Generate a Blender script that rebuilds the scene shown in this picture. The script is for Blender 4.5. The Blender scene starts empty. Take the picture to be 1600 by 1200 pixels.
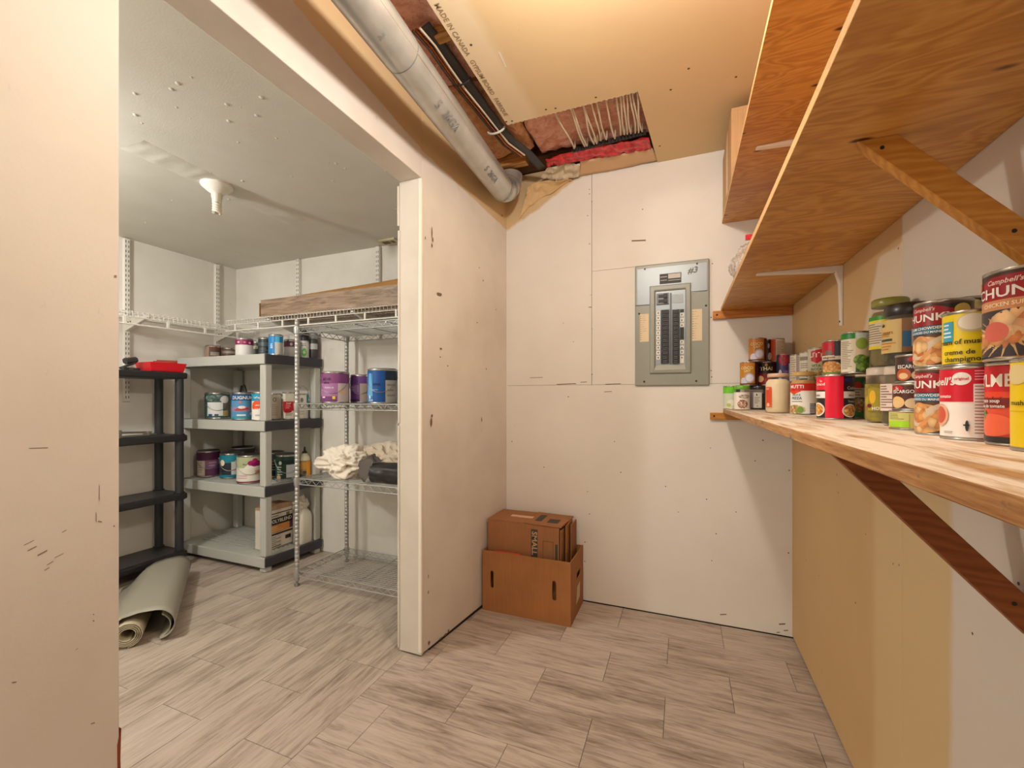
import bpy, math, random
from mathutils import Vector, Matrix, noise

# ------------------------------------------------------------------ camera, world, lights, exposure
F_PX, CY_PX, YAW, CAM_H = 667.0, 620.0, math.radians(21.75), 1.15
scene = bpy.context.scene
col = scene.collection
cam_d = bpy.data.cameras.new('camera'); cam = bpy.data.objects.new('camera', cam_d); col.objects.link(cam)
cam_d.sensor_width = 36.0; cam_d.sensor_fit = 'HORIZONTAL'
cam_d.lens = 36.0 * F_PX / 1600.0
cam_d.shift_y = (CY_PX - 600.0) / 1600.0
cam_d.clip_start = 0.02
cam.location = (0, 0, CAM_H); cam.rotation_euler = (math.pi / 2, 0, YAW)
scene.camera = cam
vs = scene.view_settings
vs.view_transform = 'Standard'; vs.look = 'None'; vs.gamma = 1.0; vs.use_curve_mapping = False
vs.exposure = 0.46
world = bpy.data.worlds.new('world'); scene.world = world; world.use_nodes = True
world.node_tree.nodes['Background'].inputs[0].default_value = (0.9, 0.95, 1.0, 1)
world.node_tree.nodes['Background'].inputs[1].default_value = 0.15
def point_light(name, loc, power, color, radius):
    l = bpy.data.lights.new(name, 'POINT'); l.energy = power; l.color = color; l.shadow_soft_size = radius
    o = bpy.data.objects.new(name, l); col.objects.link(o); o.location = loc
    return o
LAMP_MAIN = (-0.16, 0.85, 2.22)
FILL_REAR = (-0.30, -1.15, 2.20)  # unseen lamp added behind the camera as fill
LAMP_STORE = (-2.45, 0.35, 1.98)
point_light('main_bulb_light', LAMP_MAIN, 27, (1.0, 0.955, 0.89), 0.05)
point_light('rear_fill_light', FILL_REAR, 3, (1.0, 0.955, 0.89), 0.08)
point_light('store_bulb_light', LAMP_STORE, 42, (1.0, 0.98, 0.93), 0.06)
al = bpy.data.lights.new('front_fill_light', 'AREA'); al.shape = 'RECTANGLE'; al.size = 0.8; al.size_y = 1.9; al.energy = 7; al.color = (1.0, 0.97, 0.92)
alo = bpy.data.objects.new('front_fill_light', al); col.objects.link(alo); alo.location = (-0.35, -2.19, 1.0); alo.rotation_euler = (math.pi / 2, 0, 0)   # fill panel added behind the camera to brighten the room

# ------------------------------------------------------------------ measuring helpers (camera of the photo -> room coordinates)
_s, _c = math.sin(YAW), math.cos(YAW)
def _dir(u, v):
    a, b = (u - 800) / F_PX, (CY_PX - v) / F_PX
    return Vector((-_s + a * _c, _c + a * _s, b))
CAM = Vector((0, 0, CAM_H))
def onx(u, v, X): d = _dir(u, v); return CAM + d * (X / d.x)
def ony(u, v, Y): d = _dir(u, v); return CAM + d * (Y / d.y)
def onz(u, v, Z): d = _dir(u, v); return CAM + d * ((Z - CAM_H) / d.z)

# ------------------------------------------------------------------ mesh helpers
class MB:
    def __init__(s): s.v = []; s.f = []; s.m = []; s.sm = []
    def add(s, vs_, fs, m=0, smooth=False):
        b = len(s.v); s.v.extend([tuple(p) for p in vs_])
        for f in fs: s.f.append([b + i for i in f]); s.m.append(m); s.sm.append(smooth)
        return s
    def box(s, x0, y0, z0, x1, y1, z1, m=0):
        return s.add([(x0,y0,z0),(x1,y0,z0),(x1,y1,z0),(x0,y1,z0),(x0,y0,z1),(x1,y0,z1),(x1,y1,z1),(x0,y1,z1)],
              [(0,3,2,1),(4,5,6,7),(0,1,5,4),(1,2,6,5),(2,3,7,6),(3,0,4,7)], m)
    def quad(s, a, b, c, d, m=0): return s.add([a,b,c,d], [(0,1,2,3)], m)
    def tube(s, pts, r, seg=6, m=0, caps=True, smooth=True):
        pts = [Vector(p) for p in pts]; n = len(pts); rs = r if isinstance(r, (list, tuple)) else [r] * n
        vs_ = []; prev = None
        for i, p in enumerate(pts):
            t = (pts[min(i+1, n-1)] - pts[max(i-1, 0)]).normalized()
            if prev is None:
                a = Vector((0,0,1)) if abs(t.z) < 0.9 else Vector((1,0,0)); nn = (a - t * a.dot(t)).normalized()
            else: nn = (prev - t * prev.dot(t)).normalized()
            prev = nn; bb = t.cross(nn)
            for k in range(seg):
                an = 2 * math.pi * k / seg; vs_.append(p + (nn * math.cos(an) + bb * math.sin(an)) * rs[i])
        fs = []
        for i in range(n - 1):
            for k in range(seg):
                k2 = (k + 1) % seg; fs.append((i*seg+k, i*seg+k2, (i+1)*seg+k2, (i+1)*seg+k))
        s.add(vs_, fs, m, smooth)
        if caps:
            s.add(vs_[:seg], [tuple(range(seg))[::-1]], m); s.add(vs_[-seg:], [tuple(range(seg))], m)
        return s
    def lathe(s, prof, seg=24, m=0, c=(0,0,0), smooth=True, cap0=True, cap1=True):
        vs_ = []
        for r, z in prof:
            for k in range(seg):
                an = 2 * math.pi * k / seg; vs_.append((c[0] + r * math.cos(an), c[1] + r * math.sin(an), c[2] + z))
        fs = []; n = len(prof)
        for i in range(n - 1):
            for k in range(seg):
                k2 = (k + 1) % seg; fs.append((i*seg+k, i*seg+k2, (i+1)*seg+k2, (i+1)*seg+k))
        s.add(vs_, fs, m, smooth)
        if cap0: s.add(vs_[:seg], [tuple(range(seg))[::-1]], m)
        if cap1: s.add(vs_[-seg:], [tuple(range(seg))], m)
        return s
    def prism(s, poly, h0, h1, axis='z', m=0):
        n = len(poly)
        def P(a, b, h): return {'z': (a, b, h), 'y': (a, h, b), 'x': (h, a, b)}[axis]
        vs_ = [P(a, b, h0) for a, b in poly] + [P(a, b, h1) for a, b in poly]
        area = sum(poly[i][0]*poly[(i+1)%n][1] - poly[(i+1)%n][0]*poly[i][1] for i in range(n))
        flip = (area < 0) ^ (axis == 'y')
        fs = [tuple(range(n))[::-1], tuple(range(n, 2*n))] + [(i, (i+1)%n, n+(i+1)%n, n+i) for i in range(n)]
        if flip: fs = [f[::-1] for f in fs]
        return s.add(vs_, fs, m)
    def build(s, name, mats, parent=None, loc=None, rot=None, bevel=0, segs=2):
        me = bpy.data.meshes.new(name); me.from_pydata(s.v, [], s.f); 
        if not isinstance(mats, (list, tuple)): mats = [mats]
        for m in mats: me.materials.append(m)
        me.polygons.foreach_set('material_index', s.m); me.polygons.foreach_set('use_smooth', s.sm); me.update()
        o = bpy.data.objects.new(name, me); col.objects.link(o)
        if parent: o.parent = parent
        if loc: o.location = loc
        if rot: o.rotation_euler = rot
        if bevel:
            b = o.modifiers.new('edge', 'BEVEL'); b.width = bevel; b.segments = segs; b.limit_method = 'ANGLE'; b.angle_limit = math.radians(40)
        return o
def tag(o, label, cat, group=None):
    o['label'] = label; o['category'] = cat
    if group: o['group'] = group
    return o
def struct(o): o['kind'] = 'structure'; return o
def stuff(o): o['kind'] = 'stuff'; return o
def thing(name, label, cat, loc=(0,0,0), rz=0, group=None):
    o = bpy.data.objects.new(name, None); col.objects.link(o); o.location = loc; o.rotation_euler = (0, 0, rz); o.empty_display_size = 0.05
    return tag(o, label, cat, group)
_tc = {}
def text_polys(txt, size=1.0, align='CENTER'):
    k = (txt, align)
    if k not in _tc:
        cu = bpy.data.curves.new('t', 'FONT'); cu.body = txt; cu.align_x = align; cu.align_y = 'CENTER'; cu.resolution_u = 2; cu.offset = 0.02
        o = bpy.data.objects.new('t', cu); col.objects.link(o)
        dg = bpy.context.evaluated_depsgraph_get(); me = o.evaluated_get(dg).to_mesh()
        _tc[k] = ([(p.co.x, p.co.y) for p in me.vertices], [tuple(p.vertices) for p in me.polygons])
        o.evaluated_get(dg).to_mesh_clear(); bpy.data.objects.remove(o); bpy.data.curves.remove(cu)
    vs_, fs = _tc[k]
    return [(x * size, y * size) for x, y in vs_], fs
def flat_text(mb, txt, size, origin, ex, ey, off, m=0, align='CENTER', sx=1.0):
    vs_, fs = text_polys(txt, size, align); ex, ey, origin = Vector(ex), Vector(ey), Vector(origin); n = ex.cross(ey).normalized() * off
    mb.add([origin + ex * (x * sx) + ey * y + n for x, y in vs_], fs, m)

# ------------------------------------------------------------------ materials
def L(c): return tuple(((x / 255) / 12.92 if x / 255 <= 0.04045 else ((x / 255 + 0.055) / 1.055) ** 2.4) for x in c) + (1,)
_mc = {}
class NT:
    def __init__(s, name):
        s.mat = bpy.data.materials.new(name); s.mat.use_nodes = True; s.t = s.mat.node_tree; s.b = s.t.nodes['Principled BSDF']
    def n(s, typ, **kw):
        o = s.t.nodes.new(typ)
        for k, v in kw.items():
            if k.startswith('i_'):
                key = k[2:].replace('_', ' '); o.inputs[int(key) if key.isdigit() else key].default_value = v
            else: setattr(o, k, v)
        return o
    def l(s, a, b): s.t.links.new(a, b)
    def mix(s, fac, a, b):
        m = s.n('ShaderNodeMix', data_type='RGBA')
        for i, x in ((0, fac), (6, a), (7, b)):
            if hasattr(x, 'links'): s.l(x, m.inputs[i])
            else: m.inputs[i].default_value = x
        return m.outputs[2]
    def ramp(s, src, stops):
        r = s.n('ShaderNodeValToRGB'); e = r.color_ramp.elements
        while len(e) < len(stops): e.new(0.5)
        for q, (p, c) in zip(e, stops): q.position = p; q.color = c if len(c) == 4 else tuple(c) + (1,)
        s.l(src, r.inputs[0]); return r.outputs[0]
    def math(s, op, a, b=0.5, c=None):
        m = s.n('ShaderNodeMath', operation=op)
        for i, x in enumerate((a, b, c)):
            if x is None: continue
            if hasattr(x, 'links'): s.l(x, m.inputs[i])
            else: m.inputs[i].default_value = x
        return m.outputs[0]
    def coord(s, scale=(1,1,1), kind='Object', rnd=0.0):
        tc = s.n('ShaderNodeTexCoord'); mp = s.n('ShaderNodeMapping'); mp.inputs['Scale'].default_value = scale
        if kind == 'World':
            g = s.n('ShaderNodeNewGeometry'); s.l(g.outputs['Position'], mp.inputs[0])
        else: s.l(tc.outputs[kind], mp.inputs[0])
        if rnd:
            oi = s.n('ShaderNodeObjectInfo'); cm = s.n('ShaderNodeCombineXYZ')
            k = s.math('MULTIPLY', oi.outputs['Random'], rnd)
            for i in range(3): s.l(k, cm.inputs[i])
            s.l(cm.outputs[0], mp.inputs['Location'])
        return mp.outputs[0]
    def noise(s, vec, scale, detail=3, rough=0.55, dist=0.0):
        o = s.n('ShaderNodeTexNoise'); s.l(vec, o.inputs['Vector']); o.inputs['Scale'].default_value = scale
        o.inputs['Detail'].default_value = detail; o.inputs['Roughness'].default_value = rough; o.inputs['Distortion'].default_value = dist
        return o.outputs[0]
    def bump(s, h, strength=0.2, dist=0.002):
        b = s.n('ShaderNodeBump'); b.inputs['Strength'].default_value = strength; b.inputs['Distance'].default_value = dist
        s.l(h, b.inputs['Height']); s.l(b.outputs[0], s.b.inputs['Normal'])
    def out(s, colr, rough=0.6, metal=0.0, spec=0.4):
        if hasattr(colr, 'links'): s.l(colr, s.b.inputs['Base Color'])
        else: s.b.inputs['Base Color'].default_value = colr
        s.b.inputs['Roughness'].default_value = rough; s.b.inputs['Metallic'].default_value = metal
        s.b.inputs['Specular IOR Level'].default_value = spec
        return s.mat
def flat(c, rough=0.5, metal=0.0, spec=0.4):
    k = (tuple(c), rough, metal, spec)
    if k not in _mc:
        t = NT('plain_%d' % len(_mc)); v = t.noise(t.coord(), 40, 2)
        _mc[k] = t.out(t.mix(t.math('MULTIPLY', v, 0.12), L(c), L([x * 0.82 for x in c])), rough, metal, spec)
    return _mc[k]
def paint(name, c, dirt=0.35, seed=0.0, bump=0.15, mask=None):
    """painted plasterboard: faint roller texture, soft smudges; mask(t, world_vec) -> (fac, colour) for bare board areas"""
    t = NT(name); w = t.coord(kind='World'); w2 = t.coord((1, 1, 0.45), kind='World')
    v = t.noise(w, 2.2 + seed, 4); sm = t.ramp(v, [(0.40, (0,0,0)), (0.75, (1,1,1))])
    base = t.mix(t.math('MULTIPLY', sm, dirt), L(c), L([c[0]*0.88, c[1]*0.86, c[2]*0.83]))
    sc = t.noise(w2, 26 + seed, 5, 0.7); st = t.ramp(sc, [(0.66, (0,0,0)), (0.74, (1,1,1))])
    base = t.mix(t.math('MULTIPLY', st, 0.22 * dirt / 0.35), base, L([c[0]*0.72, c[1]*0.68, c[2]*0.62]))
    if mask:
        for fac, cc in mask(t, w): base = t.mix(fac, base, cc)
    t.bump(t.noise(w, 160, 3), bump, 0.0015)
    return t.out(base, 0.62, 0, 0.3)
def ramp_axis(t, w, coef, off, soft=0.004):
    """smooth 0..1 step where coef . position + off > 0"""
    d = t.n('ShaderNodeVectorMath', operation='DOT_PRODUCT'); t.l(w, d.inputs[0]); d.inputs[1].default_value = coef
    nz = t.math('MULTIPLY', t.math('SUBTRACT', t.noise(w, 14, 3), 0.5), 0.02)
    a = t.math('ADD', t.math('ADD', d.outputs['Value'], off), nz)
    m = t.n('ShaderNodeMapRange'); t.l(a, m.inputs[0]); m.inputs[1].default_value = -soft; m.inputs[2].default_value = soft
    return m.outputs[0]
BARE = (212, 182, 138)
def wood(name, c1, c2, scale=(1, 14, 14), ns=3.0, knots=True, rough=0.55, bump=0.15, spec=0.3, knot_size=7.0):
    t = NT(name); v = t.coord(scale, rnd=40.0); n1 = t.noise(v, ns, 6, 0.6, 1.6)
    wv = t.n('ShaderNodeTexWave', wave_type='RINGS', rings_direction='SPHERICAL'); t.l(v, wv.inputs['Vector'])
    wv.inputs['Scale'].default_value = ns * 0.9; wv.inputs['Distortion'].default_value = 9; wv.inputs['Detail'].default_value = 3
    f = t.math('ADD', t.math('MULTIPLY', n1, 0.7), t.math('MULTIPLY', wv.outputs['Fac'], 0.3))
    base = t.ramp(f, [(0.25, L(c2)), (0.5, L([(a+b)/2 for a, b in zip(c1, c2)])), (0.75, L(c1))])
    if knots:
        vo = t.n('ShaderNodeTexVoronoi'); t.l(t.coord((1, 2.2, 2.2), rnd=17.0), vo.inputs['Vector']); vo.inputs['Scale'].default_value = knot_size
        base = t.mix(t.ramp(vo.outputs['Distance'], [(0.05, (1,1,1)), (0.10, (0,0,0))]), base, L([x * 0.35 for x in c2]))
    t.bump(n1, bump, 0.002)
    return t.out(base, rough, 0, spec)
def metal(name, c, rough=0.3, spots=0.2):
    t = NT(name); v = t.noise(t.coord(kind='Object'), 9, 4)
    r = t.math('ADD', t.math('MULTIPLY', v, spots), rough - spots / 2); t.l(r, t.b.inputs['Roughness'])
    t.l(t.mix(v, L(c), L([x * 0.8 for x in c])), t.b.inputs['Base Color']); t.b.inputs['Metallic'].default_value = 1.0
    return t.mat
def card(name, c):
    t = NT(name); v = t.coord((1, 1, 1)); st = t.coord((60, 60, 2))
    f = t.math('ADD', t.math('MULTIPLY', t.noise(v, 5, 4), 0.6), t.math('MULTIPLY', t.noise(st, 3, 2), 0.4))
    t.bump(t.noise(st, 4, 2), 0.08, 0.001)
    return t.out(t.ramp(f, [(0.3, L([x * 0.86 for x in c])), (0.7, L(c))]), 0.7, 0, 0.2)
def food(cols, scale=90):
    k = ('food', tuple(cols), scale)
    if k not in _mc:
        t = NT('printed_food_%d' % len(_mc)); vo = t.n('ShaderNodeTexVoronoi'); t.l(t.coord(rnd=9.0), vo.inputs['Vector']); vo.inputs['Scale'].default_value = scale
        sp = t.n('ShaderNodeSeparateColor'); t.l(vo.outputs['Color'], sp.inputs[0])
        n = len(cols); base = t.ramp(sp.outputs[0], [(i / max(1, n - 1), L(c)) for i, c in enumerate(cols)])
        sh = t.ramp(vo.outputs['Distance'], [(0.3, (0,0,0)), (0.9, (1,1,1))])
        _mc[k] = t.out(t.mix(t.math('MULTIPLY', sh, 0.5), base, L([x * 0.45 for x in cols[0]])), 0.4)
    return _mc[k]
def clear_glass(name, c=(235, 240, 235), rough=0.03):
    t = NT(name); t.b.inputs['Alpha'].default_value = 0.09
    return t.out(L((150, 156, 146)), rough, 0, .7)

# walls, ceilings and floors
M_BACK = paint('white_wall_paint_back', (230, 223, 213), 0.3, 0, mask=lambda t, w: [(ramp_axis(t, w, (-0.239, 0, 0.44), -0.239*0.98 - 0.44*2.15), L(BARE))])
M_PART = paint('white_wall_paint_partition', (224, 214, 202), 0.55, 0.7, mask=lambda t, w: [(ramp_axis(t, w, (0, 0.11, 1), -2.42), L(BARE))])
M_LEFT = paint('white_wall_paint_doorside', (222, 214, 203), 0.35, 1.3, mask=lambda t, w: [(ramp_axis(t, w, (0, 0.11, 1), -2.42), L(BARE))])
M_TRIM = paint('cream_trim_paint', (212, 203, 190), 0.4, 2.1)
M_STORE = paint('store_wall_paint', (228, 224, 215), 0.5, 0.3)
M_STOREC = paint('store_ceiling_paint', (214, 211, 200), 0.25, 1.9, 0.3)
M_CEIL = paint('bare_ceiling_board', (222, 193, 148), 0.2, 0.2, mask=lambda t, w: [(ramp_axis(t, w, (-1, 0.06, 0), -0.70, 0.02), L((230, 208, 172)))])
def _rw(t, w):
    lo = ramp_axis(t, w, (0, 0, -1), 1.06); hi = t.math('SUBTRACT', 1.0, lo)
    near_lo = ramp_axis(t, w, (0, -1, 0), 1.09, 0.01); near_hi = ramp_axis(t, w, (0, -1, 0), 1.29)
    mud = t.math('MULTIPLY', ramp_axis(t, w, (0, -1, 0), 1.45, 0.02), lo)
    white = t.math('MAXIMUM', t.math('MULTIPLY', lo, near_lo), t.math('MULTIPLY', hi, near_hi))
    smear = t.math('MULTIPLY', hi, t.math('MULTIPLY', ramp_axis(t, w, (0, -0.9, -0.5), 0.9*1.46+0.5*1.45, 0.01), ramp_axis(t, w, (0, 0, -1), 1.52)))
    return [(mud, L((212, 184, 138))), (smear, L((222, 204, 178))), (white, L((218, 206, 193)))]
M_RIGHT = paint('bare_plasterboard_right', (204, 170, 122), 0.3, 0.9, mask=_rw)
M_DARK = flat((40, 34, 28), 0.8)
def tile_mat():
    t = NT('grey_wood_look_tile'); v = t.coord((1.6, 16, 1), rnd=60.0); v2 = t.coord((0.8, 4, 1), rnd=31.0)
    n1 = t.noise(v, 4.0, 7, 0.68, 0.6); n2 = t.noise(v2, 3.0, 3)
    oi = t.n('ShaderNodeObjectInfo')
    f = t.math('ADD', t.math('ADD', t.math('MULTIPLY', n1, 0.62), t.math('MULTIPLY', n2, 0.32)), t.math('MULTIPLY', oi.outputs['Random'], 0.07))
    base = t.ramp(f, [(0.33, L((112, 97, 86))), (0.43, L((154, 138, 125))), (0.53, L((182, 167, 153))), (0.70, L((202, 189, 176)))])
    t.bump(n1, 0.06, 0.001)
    return t.out(base, 0.42, 0, 0.4)
M_TILE = tile_mat()

# ------------------------------------------------------------------ the setting
YB, YS, XR, XL, ZC, ZS, XSW = 2.385, 2.43, 0.487, -1.07, 2.39, 2.20, -3.42
YFRONT = -2.2
fl = struct(MB().box(-3.6, YFRONT - .1, -0.10, 0.62, 2.60, -0.006).build('floor', flat((70, 58, 48), 0.8)))
def tile_rect(x0, y0, x1, y1, turn):
    g = 0.0009
    if x1 - x0 < 0.012 or y1 - y0 < 0.012: return
    hx, hy = ((x1 - x0) / 2 - g, (y1 - y0) / 2 - g)
    if turn: hx, hy = hy, hx
    MB().box(-hx, -hy, -0.008, hx, hy, 0).build('tile', M_TILE, fl, ((x0 + x1) / 2, (y0 + y1) / 2, 0), (0, 0, math.pi / 2 if turn else 0))
XT = -1.152
k = 0; y = 2.385 + 0.0
rows = []
y = 2.383
while y > YFRONT:
    rows.append((max(y - 0.215, YFRONT), y)); y -= 0.215
for i, (ya, yb) in enumerate(rows):
    x = -0.299 - 0.477 * 4 + (0.2385 if i % 2 else 0)
    while x < XR + .01:
        tile_rect(max(x, XT), ya, min(x + 0.477, XR + .01), yb, False) if x + 0.477 > XT else None
        x += 0.477
x = XT; i = 0
while x > XSW - .02:
    xa = max(x - 0.2185, XSW - .02); y = 1.468 - 0.468 * 8 + (0 if i % 2 == 0 else 0.234)
    while y < YS + .01:
        if y + 0.468 > -0.8: tile_rect(xa, max(y, -0.8), x, min(y + 0.468, YS + .01), True)
        y += 0.468
    x -= 0.2185; i += 1

# back wall of plasterboard sheets
wb = struct(MB().box(-1.02, YB + .012, -.01, XR + .1, YB + .15, 2.75).build('wall_back', M_DARK))
def sheet(x0, z0, x1, z1, mat=M_BACK):
    MB().box(x0, YB, z0, x1, YB + .0125, z1).build('plasterboard_sheet', mat, wb, bevel=0.0015, segs=1)
sheet(-1.02, 1.2175, -0.4715, 2.47); sheet(-0.4695, 1.2175, -.0505, 1.8512)
MB().prism([(-.4695, 1.8522), (-.0495, 1.8522), (-.0495, 1.2175), (XR + .05, 1.2175), (XR + .05, 2.47), (-.4695, 2.47)], YB, YB + .0125, 'y').build('plasterboard_sheet', M_BACK, wb, bevel=.0015, segs=1)
sheet(-1.02, 0.004, XR + .05, 1.2165)
def dots(pts, place, parent, name='screw_dimples', r=0.0032, c=(96, 78, 62)):
    mb = MB()
    for (u, v) in pts:
        p, n, ex = place(u, v); ey = Vector((0, 0, 1)); q = r * random.uniform(.7, 1.1)
        ring = [p + n * 0.0006 + (ex * math.cos(a) + ey * math.sin(a)) * q for a in [k * math.pi / 4 for k in range(8)]]
        mb.add(ring, [tuple(range(8))])
    return stuff(mb.build(name, flat(c, 0.8), parent))
random.seed(3)
def pl_back(u, v): p = ony(u, v, YB); return Vector((p.x, YB, p.z)), Vector((0, -1, 0)), Vector((1, 0, 0))
dots([(921,296),(921,303),(925,315),(918,337),(921,381),(923,461),(925,514),(925,585),(896,534),(880,505),(888,620),(1113,412),(1111,496),(1111,579),(1112,589),(918,768),(921,803),(914,847),(914,877),(970,738),(1040,760),(1110,700),(1104,780),(1119,834),(1112,876),(1060,800),(800,690),(960,690),(1233,735),(1232,864),(1004,327),(1192,688),(1150,800),(850,730),(1180,720)], pl_back, wb)
mbk = MB()   # scuffs on the back wall
for (u, v, w_, h_) in [(998,376,22,2),(885,600,30,1.2),(958,600,24,1),(950,612,12,1),(912,597,10,1),(1130,960,10,1.5),(1222,975,10,2),(1228,985,7,1.5),(1216,988,5,1.5),(838,590,20,.8),(922,480,5,1.2)]:
    a, b, c_, d = [ony(u + sx * w_ / 2, v + sy * h_ / 2 - sx * w_ * 0.02, YB) for sx, sy in ((-1,1),(1,1),(1,-1),(-1,-1))]
    mbk.quad(*[Vector((p.x, YB - .0006, p.z)) for p in (a, b, c_, d)])
stuff(mbk.build('scuff_marks', flat((120, 98, 80), 0.8), wb))

# right wall
wr = struct(MB().box(XR + .012, YFRONT, -.01, XR + .14, YB + .15, 2.6).build('wall_right', M_DARK))
def rsheet(y0, z0, y1, z1): MB().box(XR, y0, z0, XR + .0125, y1, z1).build('plasterboard_sheet', M_RIGHT, wr, bevel=0.0015, segs=1)
rsheet(1.291, 0.012, YB, 2.44); rsheet(0.07, 0.012, 1.289, 2.44); rsheet(-1.15, 0.012, 0.068, 2.44); rsheet(YFRONT, 0.012, -1.152, 2.44)
def pl_right(u, v): p = onx(u, v, XR); return Vector((XR, p.y, p.z)), Vector((-1, 0, 0)), Vector((0, 1, 0))
dots([(1256,742),(1308,742),(1396,881),(1405,883),(1353,835),(1337,942),(1258,538),(1260,875),(1404,388),(1592,912),(1520,990),(1280,900),(1310,770)], pl_right, wr)

# partition with the doorway
wl = struct(MB().box(-1.158, YFRONT, -.01, XL - .012, 0.50, 2.42).build('wall_left', M_DARK))
MB().box(-1.19, YFRONT, 0.002, XL, 0.514, 2.42).build('plasterboard_sheet', M_LEFT, wl, bevel=0.003)
def skew(poly, z0, z1, name, mat, parent, bevel=0.002): return MB().prism(poly, z0, z1, 'z').build(name, mat, parent, bevel=bevel)
XC = -0.985
skew([(XL, 1.607), (XC, YB + .02), (XC - .11, YB + .02), (-1.18, 1.614)], 0.012, 2.47, 'plasterboard_sheet', M_PART, wl)
MB().box(-1.18, 0.5145, 2.118, XL, 1.6065, 2.47).build('door_header', M_PART, wl, bevel=0.003)
# painted door jamb trim with a rounded corner bead, slightly proud
tr = struct(MB().box(-1.186, 1.600, 0.008, XL + .002, 1.616, 2.118).build('trim_1', M_TRIM, bevel=0.003))
mbj = MB()
for (z0, z1, x0) in ((0.02, 1.02, -1.193), (1.03, 1.9, -1.192), (1.92, 2.1, -1.195)): mbj.box(x0, 1.596, z0, x0 + .010, 1.618, z1)
mbj.build('corner_bead', M_TRIM, tr, bevel=0.002)
mbj = MB(); mbj.box(-1.084, 1.5965, 0.02, -1.066, 1.612, 2.115); mbj.build('corner_bead', flat((236, 226, 208), .5), tr, bevel=0.004)
def pl_part(u, v):
    p = onx(u, v, XL); q = Vector((XL + (XC - XL) * max(0, min(1, (p.y - 1.607) / (YB - 1.607))), p.y, p.z)); return q, Vector((1, 0, 0)).normalized(), Vector((0, 1, 0))
chips = MB()
random.seed(11)
for (u, v, w_, h_) in [(672,364,2,18),(673,375,3,8),(672,384,2.5,7),(663,372,2,6),(671,660,4,14),(672,650,3,5),(684,545,5,3),(683,558,3,2),(667,925,2,6),(667,900,1.5,8),(668,1004,4,8),(690,990,6,4),(694,984,4,4),(683,997,9,3),(740,440,2,3),(735,420,2,2),(682,460,9,5),(757,485,2,2),(732,505,4,1.5),(744,577,2,3),(765,340,2,4),(785,351,2,3),(693,572,3,2),(738,655,2,7)]:
    p, n, ex = pl_part(u, v); sc = (p.y) / 667.0
    pts_ = []
    for k in range(7):
        a = 2 * math.pi * k / 7; rr = random.uniform(.7, 1.15); pts_.append(p + n * 0.0035 + Vector((0.109, 1, 0)) * (math.cos(a) * w_ * sc * rr * .8) + Vector((0, 0, math.sin(a) * h_ * sc * rr * .6)))
    chips.add(pts_, [tuple(range(7))])
stuff(chips.build('paint_chips', flat((128, 102, 80), 0.9), wl))
pp = MB(); n1_, n2_ = 26, 34; vs_ = []          # rough plaster patch low on the partition
for i in range(n1_ + 1):
    for k_ in range(n2_ + 1):
        y_ = 2.00 + .12 * i / n1_ - .02 * k_ / n2_; z_ = .10 + .26 * k_ / n2_; e_ = min(i, n1_ - i, k_, n2_ - k_)
        h_ = max(0, .0035 * abs(noise.noise(Vector((y_ * 55, z_ * 40, 2)))) + .003 * noise.noise(Vector((y_ * 130, z_ * 90, 5)))) * min(1, e_ / 5)
        vs_.append((XL + (XC - XL) * (y_ - 1.607) / (YB + .02 - 1.607) + .0004 + h_, y_, z_))
pp.add(vs_, [(i*(n2_+1)+k_, (i+1)*(n2_+1)+k_, (i+1)*(n2_+1)+k_+1, i*(n2_+1)+k_+1) for i in range(n1_) for k_ in range(n2_)], 0, True)
pp.build('plaster_patch', M_PART, wl)
gap = MB().prism([(XL + .004, 1.66), (XC + .004, YB), (XC - .03, YB), (XL - .03, 1.66)], 0.001, 0.013, 'z').build('floor_gap', M_DARK, wl)
sl = MB()     # scrapes on the wall beside the doorway
random.seed(5)
def pl_left(u, v): return onx(u, v, XL)
for (u, v, w_, h_, dz) in [(50,857,14,1.6,-7),(66,864,15,2.2,-8),(78,880,10,1.3,-6),(45,848,16,1,-8),(92,868,14,1,-7),(73,889,8,1.5,-5),(100,830,7,1.4,-4),(60,700,30,1.2,-1),(150,808,1.2,14,4),(155,770,1,24,3),(156,815,6,2,1),(145,1130,6,2,-2),(178,822,2.5,2.5,0),(180,432,4,4,0),(146,960,2,2,0),(146,970,2.5,2.5,0),(22,1066,7,2,-1),(120,1014,4,1,-3)]:
    pts_ = [pl_left(u + sx * w_ / 2, v + sy * h_ / 2 + sx * dz / 2) for sx, sy in ((-1,1),(1,1),(1,-1),(-1,-1))]
    sl.quad(*[Vector((XL + .0006, p.y, p.z)) for p in pts_])
stuff(sl.build('scrape_marks', flat((150, 130, 112), 0.8), wl))
gouge = MB(); p = pl_left(191.5, 1118)
gouge.prism([(0.5135, 0.30), (0.5165, 0.33), (0.5150, 0.41), (0.5165, 0.47), (0.510, 0.44), (0.511, 0.36)], XL - .02, XL + .001, 'x'); gouge.build('chipped_edge', flat((150, 72, 44), 0.9), wl)

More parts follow.
